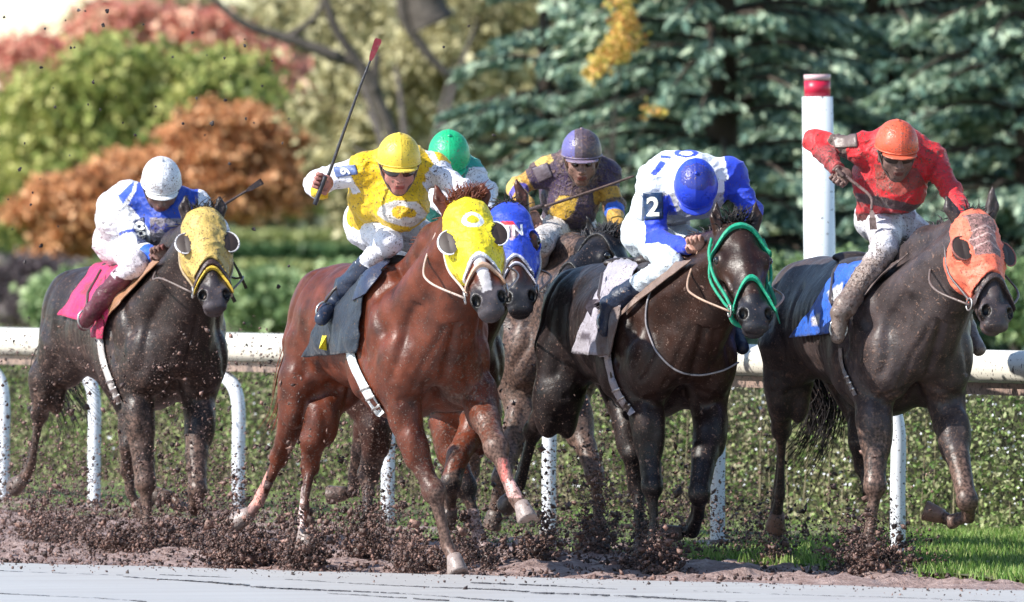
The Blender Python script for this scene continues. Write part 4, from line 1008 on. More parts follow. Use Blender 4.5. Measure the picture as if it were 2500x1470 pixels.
# ---- 1 leftmost dark horse, gold hood
H1 = dict(X0=-2.057, D0=67.8, a=20, seed=11, label='dark brown, mud-splashed racehorse in a gold blinker hood, leftmost horse', ts=1.0, dz=-.03, hair=(.02, .015, .015),
          head=dict(poll=(496, 512, 1.25), muz=(527, 734), yaw=8, L=.64), ears=((452, 478), (537, 480)), muzcol=(.06, .05, .057), forelock=20,
          legs=[('F', -1, [(337, 1000, .74, .098), (346, 1090, .78, .070), (356, 1180, .82, .060), (358, 1245, .82, .040), (360, 1300, .84, .047), (364, 1325, .88, .042)], (2,), (0, -.3, -1)),
                ('F', 1, [(487, 1005, .74, .098), (480, 1110, .86, .070), (481, 1195, .98, .062), (470, 1238, .86, .046), (440, 1236, .72, .046), (418, 1215, .66, .044)], (2,), (-1, .5, .1)),
                ('H', -1, [(118, 915, -.72, .125), (104, 985, -.85, .062), (96, 1010, -.92, .056), (86, 1072, -.98, .036), (74, 1138, -1.05, .046), (60, 1165, -1.12, .044)], (2,), (-.6, .5, -.5)),
                ('H', 1, [(330, 1010, -.50, .11), (318, 1090, -.40, .065), (312, 1150, -.48, .046), (318, 1205, -.50, .044), (330, 1225, -.5, .040)], (2,), (.5, .2, -.8))],
          tail=dict(path=[(150, 790, -1.0), (128, 860, -1.1), (150, 950, -1.2), (185, 1010, -1.25), (190, 1060, -1.3)], n=70, w=.075),
          colf=coatf((.028, .018, .017), (.026, .017, .015), .42, .80, .9, chest_mud(.45)))
# ---- 2 chestnut, yellow hood
def ext2(P, c, a, b, cc, sp):
    px, py = proj(P); F = sp['F']; s = (P - F.O) @ F.f; z = P[:, 2]; w = wav(P, 5, 3, 2)
    m = (a > .30) & (a < .52 + .02 * w) & (np.abs(b + .0) < .020 + .006 * w) & (cc > -.045); c[m] = (.62, .58, .60, .05)
    m = (px > 1225) & (py > 1115 + 10 * w) & (py < 1215) & (px < 1275); c[m, :3] = (.62, .36, .33); c[m, 3] = .35
    m = (px > 1215) & (px < 1238) & (py > 1120) & (py < 1175); c[m, :3] = (.85, .20, .17)
    m = (py > 1205) & (px < 650) & (z < .62); c[m, :3] = (.46, .27, .25)
    m = (py > 1150) & (py < 1235) & (px < 643 + (1200 - py) * .2) & (z < .75); c[m, :3] = (.80, .36, .30)
    m = (px < 740) & (px > 700) & (py > 1190); c[m, :3] = (.70, .52, .50)
    m = (px > 1085) & (px < 1140) & (py > 1290); c[m, :3] = (.28, .17, .15); c[m, 3] = .7
    k = np.clip((s - .55) / .3, 0, 1) * np.clip((px - 990) / 120, 0, 1) * np.clip((1.42 - z) / .35, 0, 1); c[:, 3] += .40 * k
H2 = dict(X0=-.646, D0=62.6, a=19, seed=12, label='reddish chestnut racehorse in a bright yellow hood with white-rimmed blinkers', ts=1.0, hair=(.16, .04, .018), flz=.075, forelock=120, muzcol=(.06, .05, .057),
          head=dict(poll=(1132, 488, 1.25), muz=(1200, 747), yaw=6, L=.66), ears=((1063, 452), (1179, 448)),
          legs=[('F', -1, [(975, 960, .76, .105), (1003, 1070, .82, .082), (1035, 1150, .86, .056), (1058, 1200, .90, .066), (1078, 1280, .90, .036), (1092, 1335, .90, .046), (1106, 1366, .95, .040)], (3,), (.25, -.5, -1)),
                ('F', 1, [(1163, 955, .80, .105), (1188, 1030, 1.00, .082), (1211, 1092, 1.18, .066), (1238, 1168, 1.25, .038), (1256, 1212, 1.30, .046), (1272, 1238, 1.38, .042)], (2,), (.35, -.5, -.9)),
                ('H', -1, [(738, 925, -.62, .140), (712, 1045, -.78, .078), (682, 1115, -.95, .054), (660, 1160, -1.0, .040), (632, 1222, -1.10, .044), (612, 1250, -1.18, .042)], (2,), (-.8, .5, -.5)),
                ('H', 1, [(790, 1000, -.50, .105), (765, 1075, -.46, .072), (757, 1140, -.52, .052), (745, 1205, -.46, .036), (740, 1275, -.42, .044), (742, 1300, -.40, .040)], (2,), (0, -.3, -1))],
          tail=dict(path=[(740, 760, -1.0), (700, 900, -1.1), (690, 990, -1.2), (672, 1040, -1.25)], n=40, w=.03), hoofcol=(.30, .24, .22, .45),
          colf=coatf((.108, .024, .010), (.085, .030, .020), .10, .58, .55, ext2))
# ---- 3 bay behind, blue hood
def ext3(P, c, a, b, cc, sp):
    px, py = proj(P); w = wav(P, 5, 3, 2)
    m = (px > 1050) & (px < 1200) & (py > 1010) & (py < 1150 + 12 * w); c[m, :3] = (.14, .030, .011)
    m = (px > 1100) & (px < 1230) & (py > 1243 + 6 * w) & (py < 1385); c[m, :3] = (.50, .36, .36); c[m, 3] = .6
H3 = dict(X0=-.56, D0=64.9, a=18, seed=13, label='brown racehorse in a plain blue hood, half hidden behind the chestnut horse', ts=.98, hair=(.02, .012, .01), forelock=10, muzcol=(.022, .022, .028),
          head=dict(poll=(1240, 500, 1.25), muz=(1272, 740), yaw=4, L=.64), ears=((1168, 500), (1260, 440)),
          legs=[('F', 1, [(1085, 1030, .80, .095), (1104, 1110, .86, .078), (1136, 1188, .92, .068), (1154, 1250, .94, .040), (1170, 1315, .95, .047), (1184, 1345, 1.0, .042)], (2,), (.3, -.4, -1)),
                ('F', -1, [(1170, 1030, .80, .09), (1120, 1110, 1.0, .065), (1100, 1180, 1.05, .055), (1098, 1240, .85, .044)], (2,), (-.3, .4, -.9)),
                ('H', -1, [(915, 1035, -.55, .10), (914, 1095, -.60, .075), (899, 1160, -.72, .062), (895, 1240, -.66, .040), (892, 1310, -.60, .046), (892, 1345, -.60, .04)], (2,), (0, -.3, -1)),
                ('H', 1, [(895, 1040, -.7, .085), (880, 1100, -.85, .055), (870, 1160, -.98, .046), (858, 1196, -1.05, .042), (846, 1204, -1.08, .042)], (2,), (-.9, .3, -.1))],
          colf=coatf((.045, .014, .009), (.022, .016, .018), .1, .7, .62, ext3))
# ---- 4 grey-brown muddy horse at the back
def ext4(P, c, a, b, cc, sp):
    chest_mud(.2)(P, c, a, b, cc, sp); m = (a > -.1) & (a < .8) & (np.abs(b) < .2) & (cc > -.24) & (cc < .2); c[m] = (.012, .011, .014, .25)
H4 = dict(X0=-.03, D0=67.0, a=18, seed=14, label='dark mud-caked racehorse running at the back between the blue hood and the horse numbered 2', ts=1.0, hair=(.02, .022, .03), forelock=160, flz=.06, muzcol=(.02, .02, .022),
          arch=.04, head=dict(poll=(1478, 572, 1.25), muz=(1345, 700), yaw=-38, L=.62, fwd=.9), ears=((1432, 528), (1538, 556)),
          legs=[('F', 1, [(1398, 1000, .80, .10), (1430, 1090, .95, .065), (1452, 1160, 1.05, .055), (1458, 1230, 1.0, .036), (1462, 1290, .98, .044)], (2,), (.1, -.3, -1)),
                ('F', -1, [(1275, 1020, .78, .10), (1240, 1110, .90, .066), (1224, 1170, .98, .056), (1214, 1215, .85, .042), (1206, 1245, .8, .042)], (2,), (-.2, .3, -1)),
                ('H', -1, [(1180, 1000, -.6, .12), (1160, 1090, -.6, .06), (1150, 1150, -.7, .05), (1150, 1250, -.6, .04)], (2,), (0, -.3, -1))],
          colf=coatf((.045, .034, .036), (.10, .07, .06), .85, 1.0, .9, ext4))
# ---- 5 dark bay, green bridle
def ext5(P, c, a, b, cc, sp):
    w = wav(P, 9, 3, 2); m = (np.abs(a - .165) < .020 + .006 * w) & (np.abs(b + .01) < .018 - .9 * (a - .165)) & (cc > -.03) & ~((a < .158) & (np.abs(b + .01) < .006)); c[m] = (.75, .75, .85, .0)
    F = sp['F']; s = (P - F.O) @ F.f; z = P[:, 2]; k = (np.clip((s - .3) / .4, 0, 1) * np.clip((z - .7) / .3, 0, 1))[:, None]; c[:, :3] = c[:, :3] * (1 - k) + np.array((.030, .013, .009)) * k * (a < .45)[:, None] + c[:, :3] * k * (a >= .45)[:, None]
H5 = dict(X0=.60, D0=63.3, a=17, seed=15, label='glossy dark bay racehorse with a green bridle and a small white star', ts=1.0, hair=(.015, .013, .016), flz=.07, forelock=70, muzcol=(.030, .030, .038),
          head=dict(poll=(1800, 542, 1.25), muz=(1852, 780), yaw=13, L=.66), ears=((1748, 492), (1846, 490)),
          legs=[('F', -1, [(1580, 1020, .76, .10), (1585, 1100, .80, .070), (1592, 1190, .86, .060), (1596, 1262, .86, .038), (1592, 1334, .86, .046), (1592, 1364, .92, .042)], (2,), (0, -.4, -1)),
                ('F', 1, [(1735, 1035, .78, .10), (1720, 1110, .92, .076), (1707, 1205, 1.06, .062), (1703, 1252, .92, .044), (1688, 1292, .78, .046), (1662, 1300, .74, .040)], (2,), (-1, .1, -.12)),
                ('H', -1, [(1368, 960, -.62, .15), (1322, 1025, -.85, .075), (1303, 1050, -.95, .054), (1284, 1120, -1.0, .036), (1268, 1180, -1.06, .044), (1256, 1205, -1.1, .042)], (2,), (-.5, .5, -.6)),
                ('H', 1, [(1530, 1030, -.40, .09), (1545, 1110, -.30, .060), (1558, 1190, -.36, .050), (1560, 1270, -.30, .036), (1562, 1320, -.28, .042)], (2,), (0, -.3, -1))],
          colf=coatf((.016, .010, .010), (.011, .008, .009), .15, .45, .62, ext5))
# ---- 6 rightmost dark grey-brown horse, salmon hood
H6 = dict(X0=1.74, D0=63.0, a=18, seed=16, label='dark grey-brown muddy racehorse in a salmon-red hood, rightmost horse', ts=1.02, hair=(.018, .015, .018), forelock=10, muzcol=(.07, .055, .06),
          head=dict(poll=(2386, 520, 1.25), muz=(2446, 778), yaw=24, L=.66), ears=((2309, 478), (2424, 458)),
          legs=[('F', -1, [(2133, 1020, .76, .105), (2138, 1100, .82, .072), (2136, 1185, .88, .066), (2128, 1262, .88, .044), (2116, 1338, .90, .048), (2110, 1366, .96, .042)], (2,), (-.1, -.4, -1)),
                ('F', 1, [(2320, 1035, .80, .10), (2340, 1120, .95, .068), (2362, 1222, 1.12, .062), (2362, 1260, .98, .048), (2326, 1274, .84, .046), (2300, 1262, .76, .044)], (2,), (-1, .1, .35)),
                ('H', -1, [(1925, 920, -.68, .145), (1908, 1000, -.82, .076), (1908, 1050, -.92, .060), (1906, 1120, -.98, .034), (1902, 1205, -1.04, .046), (1895, 1250, -1.1, .044)], (2,), (-.1, .5, -.8)),
                ('H', 1, [(2100, 1030, -.45, .075), (2098, 1080, -.38, .058), (2106, 1140, -.46, .046), (2118, 1200, -.4, .038)], (2,), (0, -.3, -1), 'nohoof')],
          tail=dict(path=[(1925, 800, -1.0), (1970, 900, -1.15), (2010, 980, -1.2), (1995, 1050, -1.25), (1950, 1110, -1.3)], n=230, w=.075), hoofcol=(.20, .11, .085, .7),
          colf=coatf((.056, .042, .042), (.036, .028, .030), .45, .80, .75, chest_mud(.42)))
for h_ in (H1, H2, H3, H4, H5, H6): horse(h_)

# ---- hoods, bridles
gold = (.52, .36, .10); yel = (.82, .66, .015); salmon = (.80, .16, .09); royal = (.015, .055, .52)
hd1 = hood(H1, gold, (.62, .60, .62, .3), mud=.42)
def hood2(P):
    a, b, c = hcoord(P, H2['hf']); o = np.tile(np.array((*yel, .30)), (len(P), 1))
    r_ = np.sqrt((a - .145) ** 2 + (b - .010) ** 2); o[(r_ < .042) & (c > -.05)] = (.80, .82, .86, .1); o[(r_ < .024) & (c > -.05)] = (*yel, .2)
    low = .335 + .10 * np.clip(np.abs(b) / .09, 0, 1) ** 1.7 + np.clip(-c - .06, 0, .12) * .35; o[(a > low - .018)] = (.78, .78, .84, .2); return o
hd2 = hood(H2, yel, (.80, .82, .88, .15), hood2)
def hood3(P):
    a, b, c = hcoord(P, H3['hf']); o = np.tile(np.array((*royal, .12)), (len(P), 1)); low = .335 + .10 * np.clip(np.abs(b) / .09, 0, 1) ** 1.7 + np.clip(-c - .06, 0, .12) * .35; o[(a > low - .012)] = (.6, .6, .7, .2)
    px, py = proj(P); m = inpoly(px, py, [(1222, 540), (1252, 540), (1274, 566), (1250, 588), (1222, 575)]) & (P[:, 1] < 63.9); o[m, :3] = (.42, .30, .34); m2 = m & (py < 549); o[m2, :3] = (.6, .02, .03); return o
hd3 = hood(H3, royal, (.5, .5, .6, .2), hood3, cups=(None, None))
if H3.get('hoodbvh'): text_on('letters', '11N', 1248, 563, 27, -4, H3['hoodbvh'], .010, CLOTH, hd3, (.85, .83, .86, .05), 63.4, bold=.03)
def hood6(P):
    a, b, c = hcoord(P, H6['hf']); o = np.tile(np.array((*salmon, .25)), (len(P), 1)); w = wav(P, 7, 2, 2)
    m = (a > .03) & (a < .26) & (np.abs(b + .005) < .055 + .012 * w) & (c > -.07); o[m] = (.33, .17, .16, .75)
    for k_ in range(3):
        m2 = m & (np.abs(a - (.10 + .045 * k_) - .5 * np.abs(b) + .006 * w) < .005); o[m2] = (.55, .36, .33, .4)
    return o
hd6 = hood(H6, salmon, (.30, .10, .08, .5), hood6, cups=('mesh', 'mesh'), ub=.345)
br1 = band(H1, 'noseband', .375, .030, (.045, .022, .02), .022, .10); band(H1, 'shadow_roll', .405, .016, (.62, .42, .04), .018, .10, CLOTH)
band(H2, 'noseband', .385, .020, (.62, .40, .28), .020, .075)
band(H3, 'noseband', .375, .012, (.55, .55, .65), .014, .10)
g5 = (.005, .30, .17)
band(H5, 'noseband', .365, .024, g5, .020, .13, CLOTH, mud=.05); band(H5, 'browband', .055, .024, g5, .022, .05, CLOTH, c0=-.11, mud=.05)
band(H6, 'noseband', .380, .030, (.05, .035, .035), .024, .10, mud=.6); band(H4, 'noseband', .36, .022, (.02, .02, .022), .016, .08); band(H4, 'browband', .07, .02, (.02, .02, .022), .016, .05, c0=-.1)
def hl(H, pts, rad, col, name='cheek_strap', mat=None): put_tube(name, spline([H['p'](*q) for q in pts], 5), rad, mat or LEATHER, H['root'], (*col, .15), 8)
for s in (-1, 1):
    hl(H5, [(.055, s * .100, -.05), (.13, s * .117, -.075), (.25, s * .112, -.09), (.36, s * .085, -.09), (.43, s * .074, -.085)], .0085, g5, mat=CLOTH)
    hl(H5, [(.055, s * .09, -.09), (.20, s * .112, -.15), (.34, s * .082, -.15), (.43, s * .072, -.11)], .0075, g5, mat=CLOTH)
    for H, c_ in ((H1, (.35, .26, .15)), (H2, (.60, .45, .38)), (H6, (.10, .08, .08)), (H4, (.02, .02, .022)), (H3, (.4, .38, .4))):
        hl(H, [(.10, s * .105, -.13), (.25, s * .11, -.14), (.38, s * .082, -.11), (.455, s * .070, -.085)], .0065, c_)
    for H in (H1, H2, H3, H4, H5, H6):
        c = H['p'](.465, s * .072, -.085); u_, w_, n_ = H['hf'][1:4]; ring = [c + (u_ * cos(a) + n_ * sin(a)) * .030 + w_ * s * .012 for a in np.linspace(0, 2 * pi, 18)[:-1]]
        put_tube('bit_ring', ring, .0048, METALM, H['root'], (.5, .48, .47, .2), 6, True)
hl(H5, [(.43, -.074, -.085), (.46, -.07, -.12), (.48, -.05, -.15), (.485, 0, -.165), (.48, .05, -.15), (.43, .074, -.085)], .013, g5, 'chin_strap', CLOTH)
# ------------------------------------------------------------------ jockeys
def flat(col, mud): return lambda P, sp: np.tile(np.array((*col, mud), float), (len(P), 1))
def sleeve(P, sp, s):
    """which part of the arm a point of the jersey belongs to: 0..1 upper arm, 1..2 forearm, -1 = not the arm"""
    q = sp['q']; d1, t1 = seg(P, q['sh' + s], q['el' + s]); d2, t2 = seg(P, q['el' + s], q['wr' + s]); r = np.where(d1 < d2, t1, 1 + t2); return np.where((np.minimum(d1, d2) < .105) & (r > .12), r, -1)
white = (.74, .75, .80); skin = (.42, .20, .15)
# 1: white and blue, number 8
def jer1(P, sp):
    px, py = proj(P); c = np.tile(np.array((*white, .42)), (len(P), 1)); w = wav(P, 6, 2, 2)
    m = inpoly(px, py, [(346, 400), (440, 400), (486, 448), (484, 505), (455, 545), (400, 600), (366, 566), (346, 536), (326, 512), (312, 500), (330, 470)]); c[m] = (.012, .05, .36, .25)
    m = (px > 366) & (px < 480) & (py > 532); c[m] = (.22, .20, .24, .55)  # grey chest: shade on the white silk painted as colour
    k = ((px - 366) / 26).astype(int); m = m & (np.abs(((px - 366) % 26) - 13) / 13 + np.abs((py - 556) / 13) < 1); c[m, :3] = (.03, .04, .20)
    m = inpoly(px, py, [(288, 480), (312, 455), (330, 440), (322, 468), (300, 498)]); c[m] = (.04, .10, .50, .2)
    sr = sleeve(P, sp, 'R'); m = sr > 1.72; c[m] = (.015, .10, .55, .25); m = (sr > .78) & (sr < .88); c[m, :3] = (.04, .08, .40); return c
J1 = dict(label='jockey in a white helmet and white silks with a blue yoke, armband number 8', yaw=4, pitch=34, head=(394, 440, .66), skin=(.20, .11, .09), skinmud=.4, helmcol=(.72, .73, .78, .56), rimcol=(.72, .72, .72, .2), goggles=2, seed=5,
          j=dict(shR=(310, 505, .48), shL=(478, 505, .44), elR=(318, 590, .58), wrR=(372, 624, .82), hdR=(396, 624, .88), elL=(535, 560, .62), wrL=(505, 610, .84), hdL=(495, 622, .88),
                 bk=(312, 520, .28), pv=(296, 590, .02), knR=(330, 640, .48), anR=(226, 760, .12), toeR=(205, 792, .22), knL=('L', .46, .26, 1.55), anL=(500, 770, .10), toeL=(534, 806, .26), chest=(400, 545, .52)),
          gripR=((.9, -.3, .3), (.1, -.9, -.3)), gripL=((.8, -.2, .5), (-.1, -.9, -.3)), jersey=jer1, bootR=.36, breeches=flat((.66, .62, .68), .40), boot=lambda P, sp: np.tile(np.array((.10, .018, .034, .40)), (len(P), 1)))
jockey(J1, H1)
# 2: yellow
def jer2(P, sp):
    px, py = proj(P); c = np.tile(np.array((.70, .45, .008, .42)), (len(P), 1)); w = wav(P, 6, 2, 2)
    e = np.sqrt(((px - 982) / 56) ** 2 + ((py - 521) / 31) ** 2) + .16 * w; m = (e < 1) & (py > 470); c[m] = (.62, .58, .56, .38); m = e < .55; c[m] = (.62, .38, .01, .45)
    for s in 'RL':
        sr = sleeve(P, sp, s); m = sr > .22; c[m] = (.72, .73, .82, .22 if s == 'R' else .52)
        m = sr > 1.78; c[m] = (.66, .43, .01, .35)
    m = inpoly(px, py, [(1030, 350), (1056, 365), (1075, 400), (1062, 405), (1040, 372)]); c[m, :3] = (.72, .73, .80); return c
J2 = dict(label='jockey in a yellow helmet and yellow silks with white sleeves, arm raised', yaw=6, pitch=18, head=(974, 385, .68), skin=(.42, .18, .15), skinmud=.30, helmcol=(.70, .50, .05, .22), rimcol=(.70, .52, .08, .2), goggles=1, seed=6, slR=1.12,
          j=dict(shR=(893, 412, .44), shL=(1058, 415, .44), elR=(772, 448, .36), wrR=(785, 470, .58), hdR=(795, 447, .64), elL=(1128, 465, .66), wrL=(1120, 530, .92), hdL=(1118, 545, .98),
                 bk=(930, 465, .26), pv=(912, 545, .02), knR=(948, 590, .50), anR=(818, 735, .10), toeR=(785, 778, .24), knL=('L', .48, .28, 1.6), anL=('L', .08, .34, 1.28), toeL=('L', .22, .38, 1.18), chest=(985, 500, .50)),
          gripR=((-.30, .0, -.95), (.25, -.93, -.1), -1), gripL=((.9, -.2, .2), (0, -.9, -.2)), jersey=jer2, bootR=.44, breeches=flat((.74, .74, .82), .28), boot=(.015, .025, .055, .22))
jockey(J2, H2)
# 3: green helmet
def jer3(P, sp):
    c = np.tile(np.array((.02, .30, .24, .2)), (len(P), 1))
    for s in 'RL': m = sleeve(P, sp, s) > .25; c[m] = (.70, .71, .78, .42)
    return c
J3 = dict(label='jockey in a bright green helmet, half hidden behind the yellow-clad jockey', yaw=2, pitch=40, head=(1096, 378, .62), skin=(.3, .16, .12), helmcol=(.01, .42, .17, .20), rimcol=(.01, .40, .2, .2), goggles=2, seed=7,
          j=dict(shR=(1040, 428, .42), shL=(1145, 425, .42), elR=(1060, 480, .55), wrR=(1110, 530, .82), hdR=(1120, 540, .88), elL=(1188, 470, .50), wrL=(1188, 545, .80), hdL=(1190, 560, .86),
                 bk=(1085, 460, .26), pv=(1075, 530, .0), knR=('L', .46, -.26, 1.55), anR=('L', .08, -.34, 1.28), toeR=('L', .2, -.38, 1.18), knL=('L', .46, .26, 1.55), anL=('L', .08, .34, 1.28), toeL=('L', .2, .38, 1.18)),
          gripR=((.9, -.2, .2), (0, -.9, -.2)), gripL=((.9, -.2, .2), (0, -.9, -.2)), jersey=jer3, boot=(.02, .02, .02, .4))
jockey(J3, H3)
# 4: purple helmet
def jer4(P, sp):
    px, py = proj(P); w = wav(P, 6, 2, 2); c = np.tile(np.array((.050, .028, .075, .74)), (len(P), 1)); m = inpoly(px, py, [(1335, 520), (1365, 478), (1412, 480), (1400, 520), (1372, 545)]); c[m] = (.50, .30, .03, .5)
    m = inpoly(px, py, [(1300, 390), (1345, 376), (1352, 392), (1318, 420)]); c[m] = (.55, .38, .10, .4)
    for s in 'RL':
        sr = sleeve(P, sp, s); m = (sr > .55) & (sr < .9); c[m] = (.50, .27, .04, .55); m = (sr > .9) & (sr < 1.2); c[m] = (.62, .42, .12, .45) if s == 'R' else (.22, .12, .05, .8); m = (sr > 1.2) & (sr < 1.45); c[m] = (.10, .08, .45, .3) if s == 'R' else (.03, .11, .50, .3); m = sr > 1.45; c[m] = (.50, .28, .05, .4)
    return c
J4 = dict(label='jockey in a dull purple helmet and muddy purple and gold silks', yaw=2, pitch=14, head=(1420, 370, .62), skin=(.26, .14, .11), skinmud=.62, helmcol=lambda P: np.where((proj(P)[0] < 1403)[:, None], np.array((.13, .12, .33, .3)), np.array((.085, .062, .085, .62))), rimcol=(.22, .17, .25, .6), goggles=0, seed=8,
          j=dict(shR=(1340, 418, .44), shL=(1476, 425, .42), elR=(1262, 458, .40), wrR=(1288, 510, .66), hdR=(1300, 530, .72), elL=(1498, 500, .50), wrL=(1508, 562, .74), hdL=(1506, 582, .80),
                 bk=(1395, 470, .24), pv=(1385, 548, .0), knR=(1318, 592, .46), anR=(1316, 668, .10), toeR=(1305, 700, .22), knL=(1450, 590, .46), anL=('L', .08, .34, 1.28), toeL=('L', .2, .38, 1.18), chest=(1400, 500, .45)),
          gripR=((.95, -.1, .3), (0, -1, -.1)), gripL=((.9, -.2, .2), (0, -.9, -.2)), jersey=jer4, bootR=.8, breeches=flat((.62, .58, .56), .62), boot=(.10, .08, .07, .7))
jockey(J4, H4)
# 5: white and blue, number 2
def jer5(P, sp):
    px, py = proj(P); c = np.tile(np.array((.76, .80, .88, .10)), (len(P), 1)); q = sp['q']
    m = (py > 470) & (px > 1612); c[m] = (.42, .42, .46, .30)  # shaded chest put into the jersey colour as grey
    e = np.sqrt(((px - 1675) / 30) ** 2 + ((py - 374) / 10) ** 2); m = (e < 1) & (e > .55); c[m] = (.03, .07, .55, .1)
    for a in ([(1588, 425), (1600, 430), (1628, 398), (1612, 392)], [(1610, 385), (1636, 388), (1640, 382), (1615, 378)]): m = inpoly(px, py, a); c[m] = (.03, .07, .55, .1)
    bl = (.02, .055, .55, .16)
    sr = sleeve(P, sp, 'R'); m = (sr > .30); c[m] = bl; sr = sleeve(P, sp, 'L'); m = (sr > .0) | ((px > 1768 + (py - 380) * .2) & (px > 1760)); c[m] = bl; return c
J5 = dict(label='jockey with bright blue helmet bowed low and white silks, armband number 2', yaw=0, pitch=64, head=(1699, 452, .66), skin=(.50, .27, .21), skinmud=.2, helmcol=lambda P: np.where((((proj(P)[0] - 1702) / 40) ** 2 + ((proj(P)[1] - 432) / 34) ** 2 + .3 * wav(P, 9, 3, 2) < 1)[:, None], np.array((.02, .035, .28, .30)), np.array((.018, .055, .58, .08))), rimcol=(.02, .05, .50, .1), goggles=0, seed=9, tr=1.04,
          j=dict(shR=(1600, 448, .42), shL=(1782, 430, .42), elR=(1604, 585, .52), wrR=(1680, 606, .82), hdR=(1705, 602, .88), elL=(1836, 515, .46), wrL=(1800, 590, .82), hdL=(1790, 605, .88),
                 bk=(1640, 455, .18), pv=(1590, 570, -.06), knR=(1636, 648, .46), anR=(1490, 745, .08), toeR=(1476, 805, .26), knL=('L', .46, .28, 1.6), anL=(1785, 800, .10), toeL=(1812, 848, .26), chest=(1700, 470, .46)),
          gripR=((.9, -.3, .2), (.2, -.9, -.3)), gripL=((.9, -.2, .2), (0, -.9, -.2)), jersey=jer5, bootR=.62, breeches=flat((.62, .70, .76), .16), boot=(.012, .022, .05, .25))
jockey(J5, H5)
# 6: red
def jer6(P, sp):
    px, py = proj(P); w = wav(P, 5, 2, 2); c = np.tile(np.array((.56, .018, .026, .54)), (len(P), 1))
    m = inpoly(px, py, [(2085, 470), (2160, 482), (2230, 500), (2290, 492), (2300, 505), (2230, 520), (2150, 505), (2090, 492)]); c[m] = (.09, .04, .045, .7)
    m = (py > 522 + 4 * w) & (px < 2280); c[m] = (.16, .03, .03, .6)
    m = inpoly(px, py, [(2135, 400), (2240, 410), (2260, 450), (2200, 478), (2140, 460)]); c[m, :3] = (.28, .04, .03); c[m, 3] = .55
    sr = sleeve(P, sp, 'R'); m = (sr > .25) & (sr < .66); c[m] = (.16, .11, .10, .8); m = sr > 1.45; c[m] = (.36, .05, .05, .6); m = (sr > .66) & (sr < 1.3); c[m] = (.62, .03, .035, .35); return c
J6 = dict(label='jockey in a red helmet and muddy red silks, elbow raised high', yaw=10, pitch=20, head=(2190, 352, .66), skin=(.17, .10, .085), skinmud=.55, helmcol=(.66, .10, .045, .50), rimcol=(.60, .12, .06, .4), goggles=2, seed=10, slR=1.0,
          j=dict(shR=(2112, 365, .42), shL=(2268, 385, .44), elR=(1988, 345, .28), wrR=(2042, 408, .50), hdR=(2062, 428, .56), elL=(2325, 470, .60), wrL=(2352, 530, .86), hdL=(2356, 545, .92),
                 bk=(2165, 440, .24), pv=(2160, 530, .0), knR=(2158, 606, .46), anR=(2052, 765, .08), toeR=(2045, 822, .24), knL=('L', .48, .24, 1.60), anL=(2360, 800, .10), toeL=(2390, 852, .26), chest=(2200, 455, .46)),
          gripR=((.75, -.35, -.6), (.1, -.95, .2)), gripL=((.9, -.2, .2), (0, -.9, -.2)), jersey=jer6, bootR=.80, breeches=lambda P, sp: (lambda u_: np.array((.70, .70, .76, .42)) * (1 - u_) + np.array((.33, .26, .23, .74)) * u_)(np.clip((proj(P)[1] - 560 + 22 * wav(P, 5, 3, 2)) / 70, 0, 1)[:, None]), boot=(.22, .17, .15, .7))
jockey(J6, H6)
# armbands with numbers
def armband(sp, quad, txt, px, py, h, ang, base, lett, name='armband', sx=1.):
    a = drape(name, quad, sp['jbvh'], .006, .004, LEATHER, sp['root'], (*base, .1), 12, 12); P = np.array([v.co[:] for v in a.data.vertices]) + np.array(root_loc(sp['root']))
    bv = BVHTree.FromPolygons([Vector(p) for p in P], [tuple(f.vertices) for f in a.data.polygons])
    if txt: text_on('number', txt, px, py, h, ang, bv, .004, CLOTH, a, (*lett, .05), P[:, 1].mean(), bold=.03, sx=sx)
armband(J1, [(326, 540), (352, 530), (358, 592), (336, 596)], '8', 342, 562, 44, -12, (.02, .03, .09), (.80, .80, .78))
armband(J2, [(815, 410), (868, 402), (874, 424), (822, 434)], '9', 843, 419, 26, -80, (.10, .15, .34), (.78, .80, .85))
armband(J5, [(1572, 470), (1618, 470), (1618, 534), (1568, 538)], '2', 1594, 504, 48, 0, (.010, .035, .10), (.85, .84, .74))
armband(J6, [(2032, 335), (2092, 328), (2094, 358), (2038, 362)], None, 0, 0, 0, 0, (.14, .10, .09), (0, 0, 0))
armband(J4, [(1300, 412), (1336, 398), (1350, 430), (1316, 446)], None, 0, 0, 0, 0, (.13, .10, .12), (0, 0, 0))

# whips
Fw = H2['F']; q = J2['q']; hd = q['hdR']; Y = hd[1] - .045
wp = [W(768, 500, Y), W(797, 440, Y), W(840, 320, Y - .02), W(876, 220, Y - .03), W(904, 148, Y - .03)]
whip('long black whip with a maroon flap raised upright by the yellow-clad jockey', wp, (.0085, .0050), ((.02, .02, .03, .1), (.03, .028, .035, .25)), .115, (.22, .015, .03, .3))
Y = J1['q']['hdL'][1] - .04
whip('short dark whip pointing up behind the ear of the leftmost horse', [W(480, 540, Y + .10), W(520, 515, Y + .13), W(560, 492, Y + .18), W(602, 466, Y + .2)], (.008, .006), ((.05, .03, .03, .3), (.06, .04, .035, .5)), .10, (.05, .03, .028, .4))
Y = J4['q']['hdR'][1] - .04
whip('thin brown whip held level across the body of the purple-helmeted jockey', [W(1272, 519, Y + .01), W(1330, 504, Y), W(1440, 468, Y), W(1548, 430, Y)], (.0085, .0055), ((.06, .04, .04, .5), (.10, .06, .05, .6)))
Y = J6['q']['hdR'][1] - .04
whip('muddy whip swung downwards by the red-clad jockey', [W(2042, 412, Y + .01), W(2080, 442, Y), W(2125, 480, Y - .03), W(2128, 512, Y - .04)], (.009, .007), ((.12, .08, .07, .6), (.20, .13, .12, .7)), .05, (.30, .21, .19, .6))

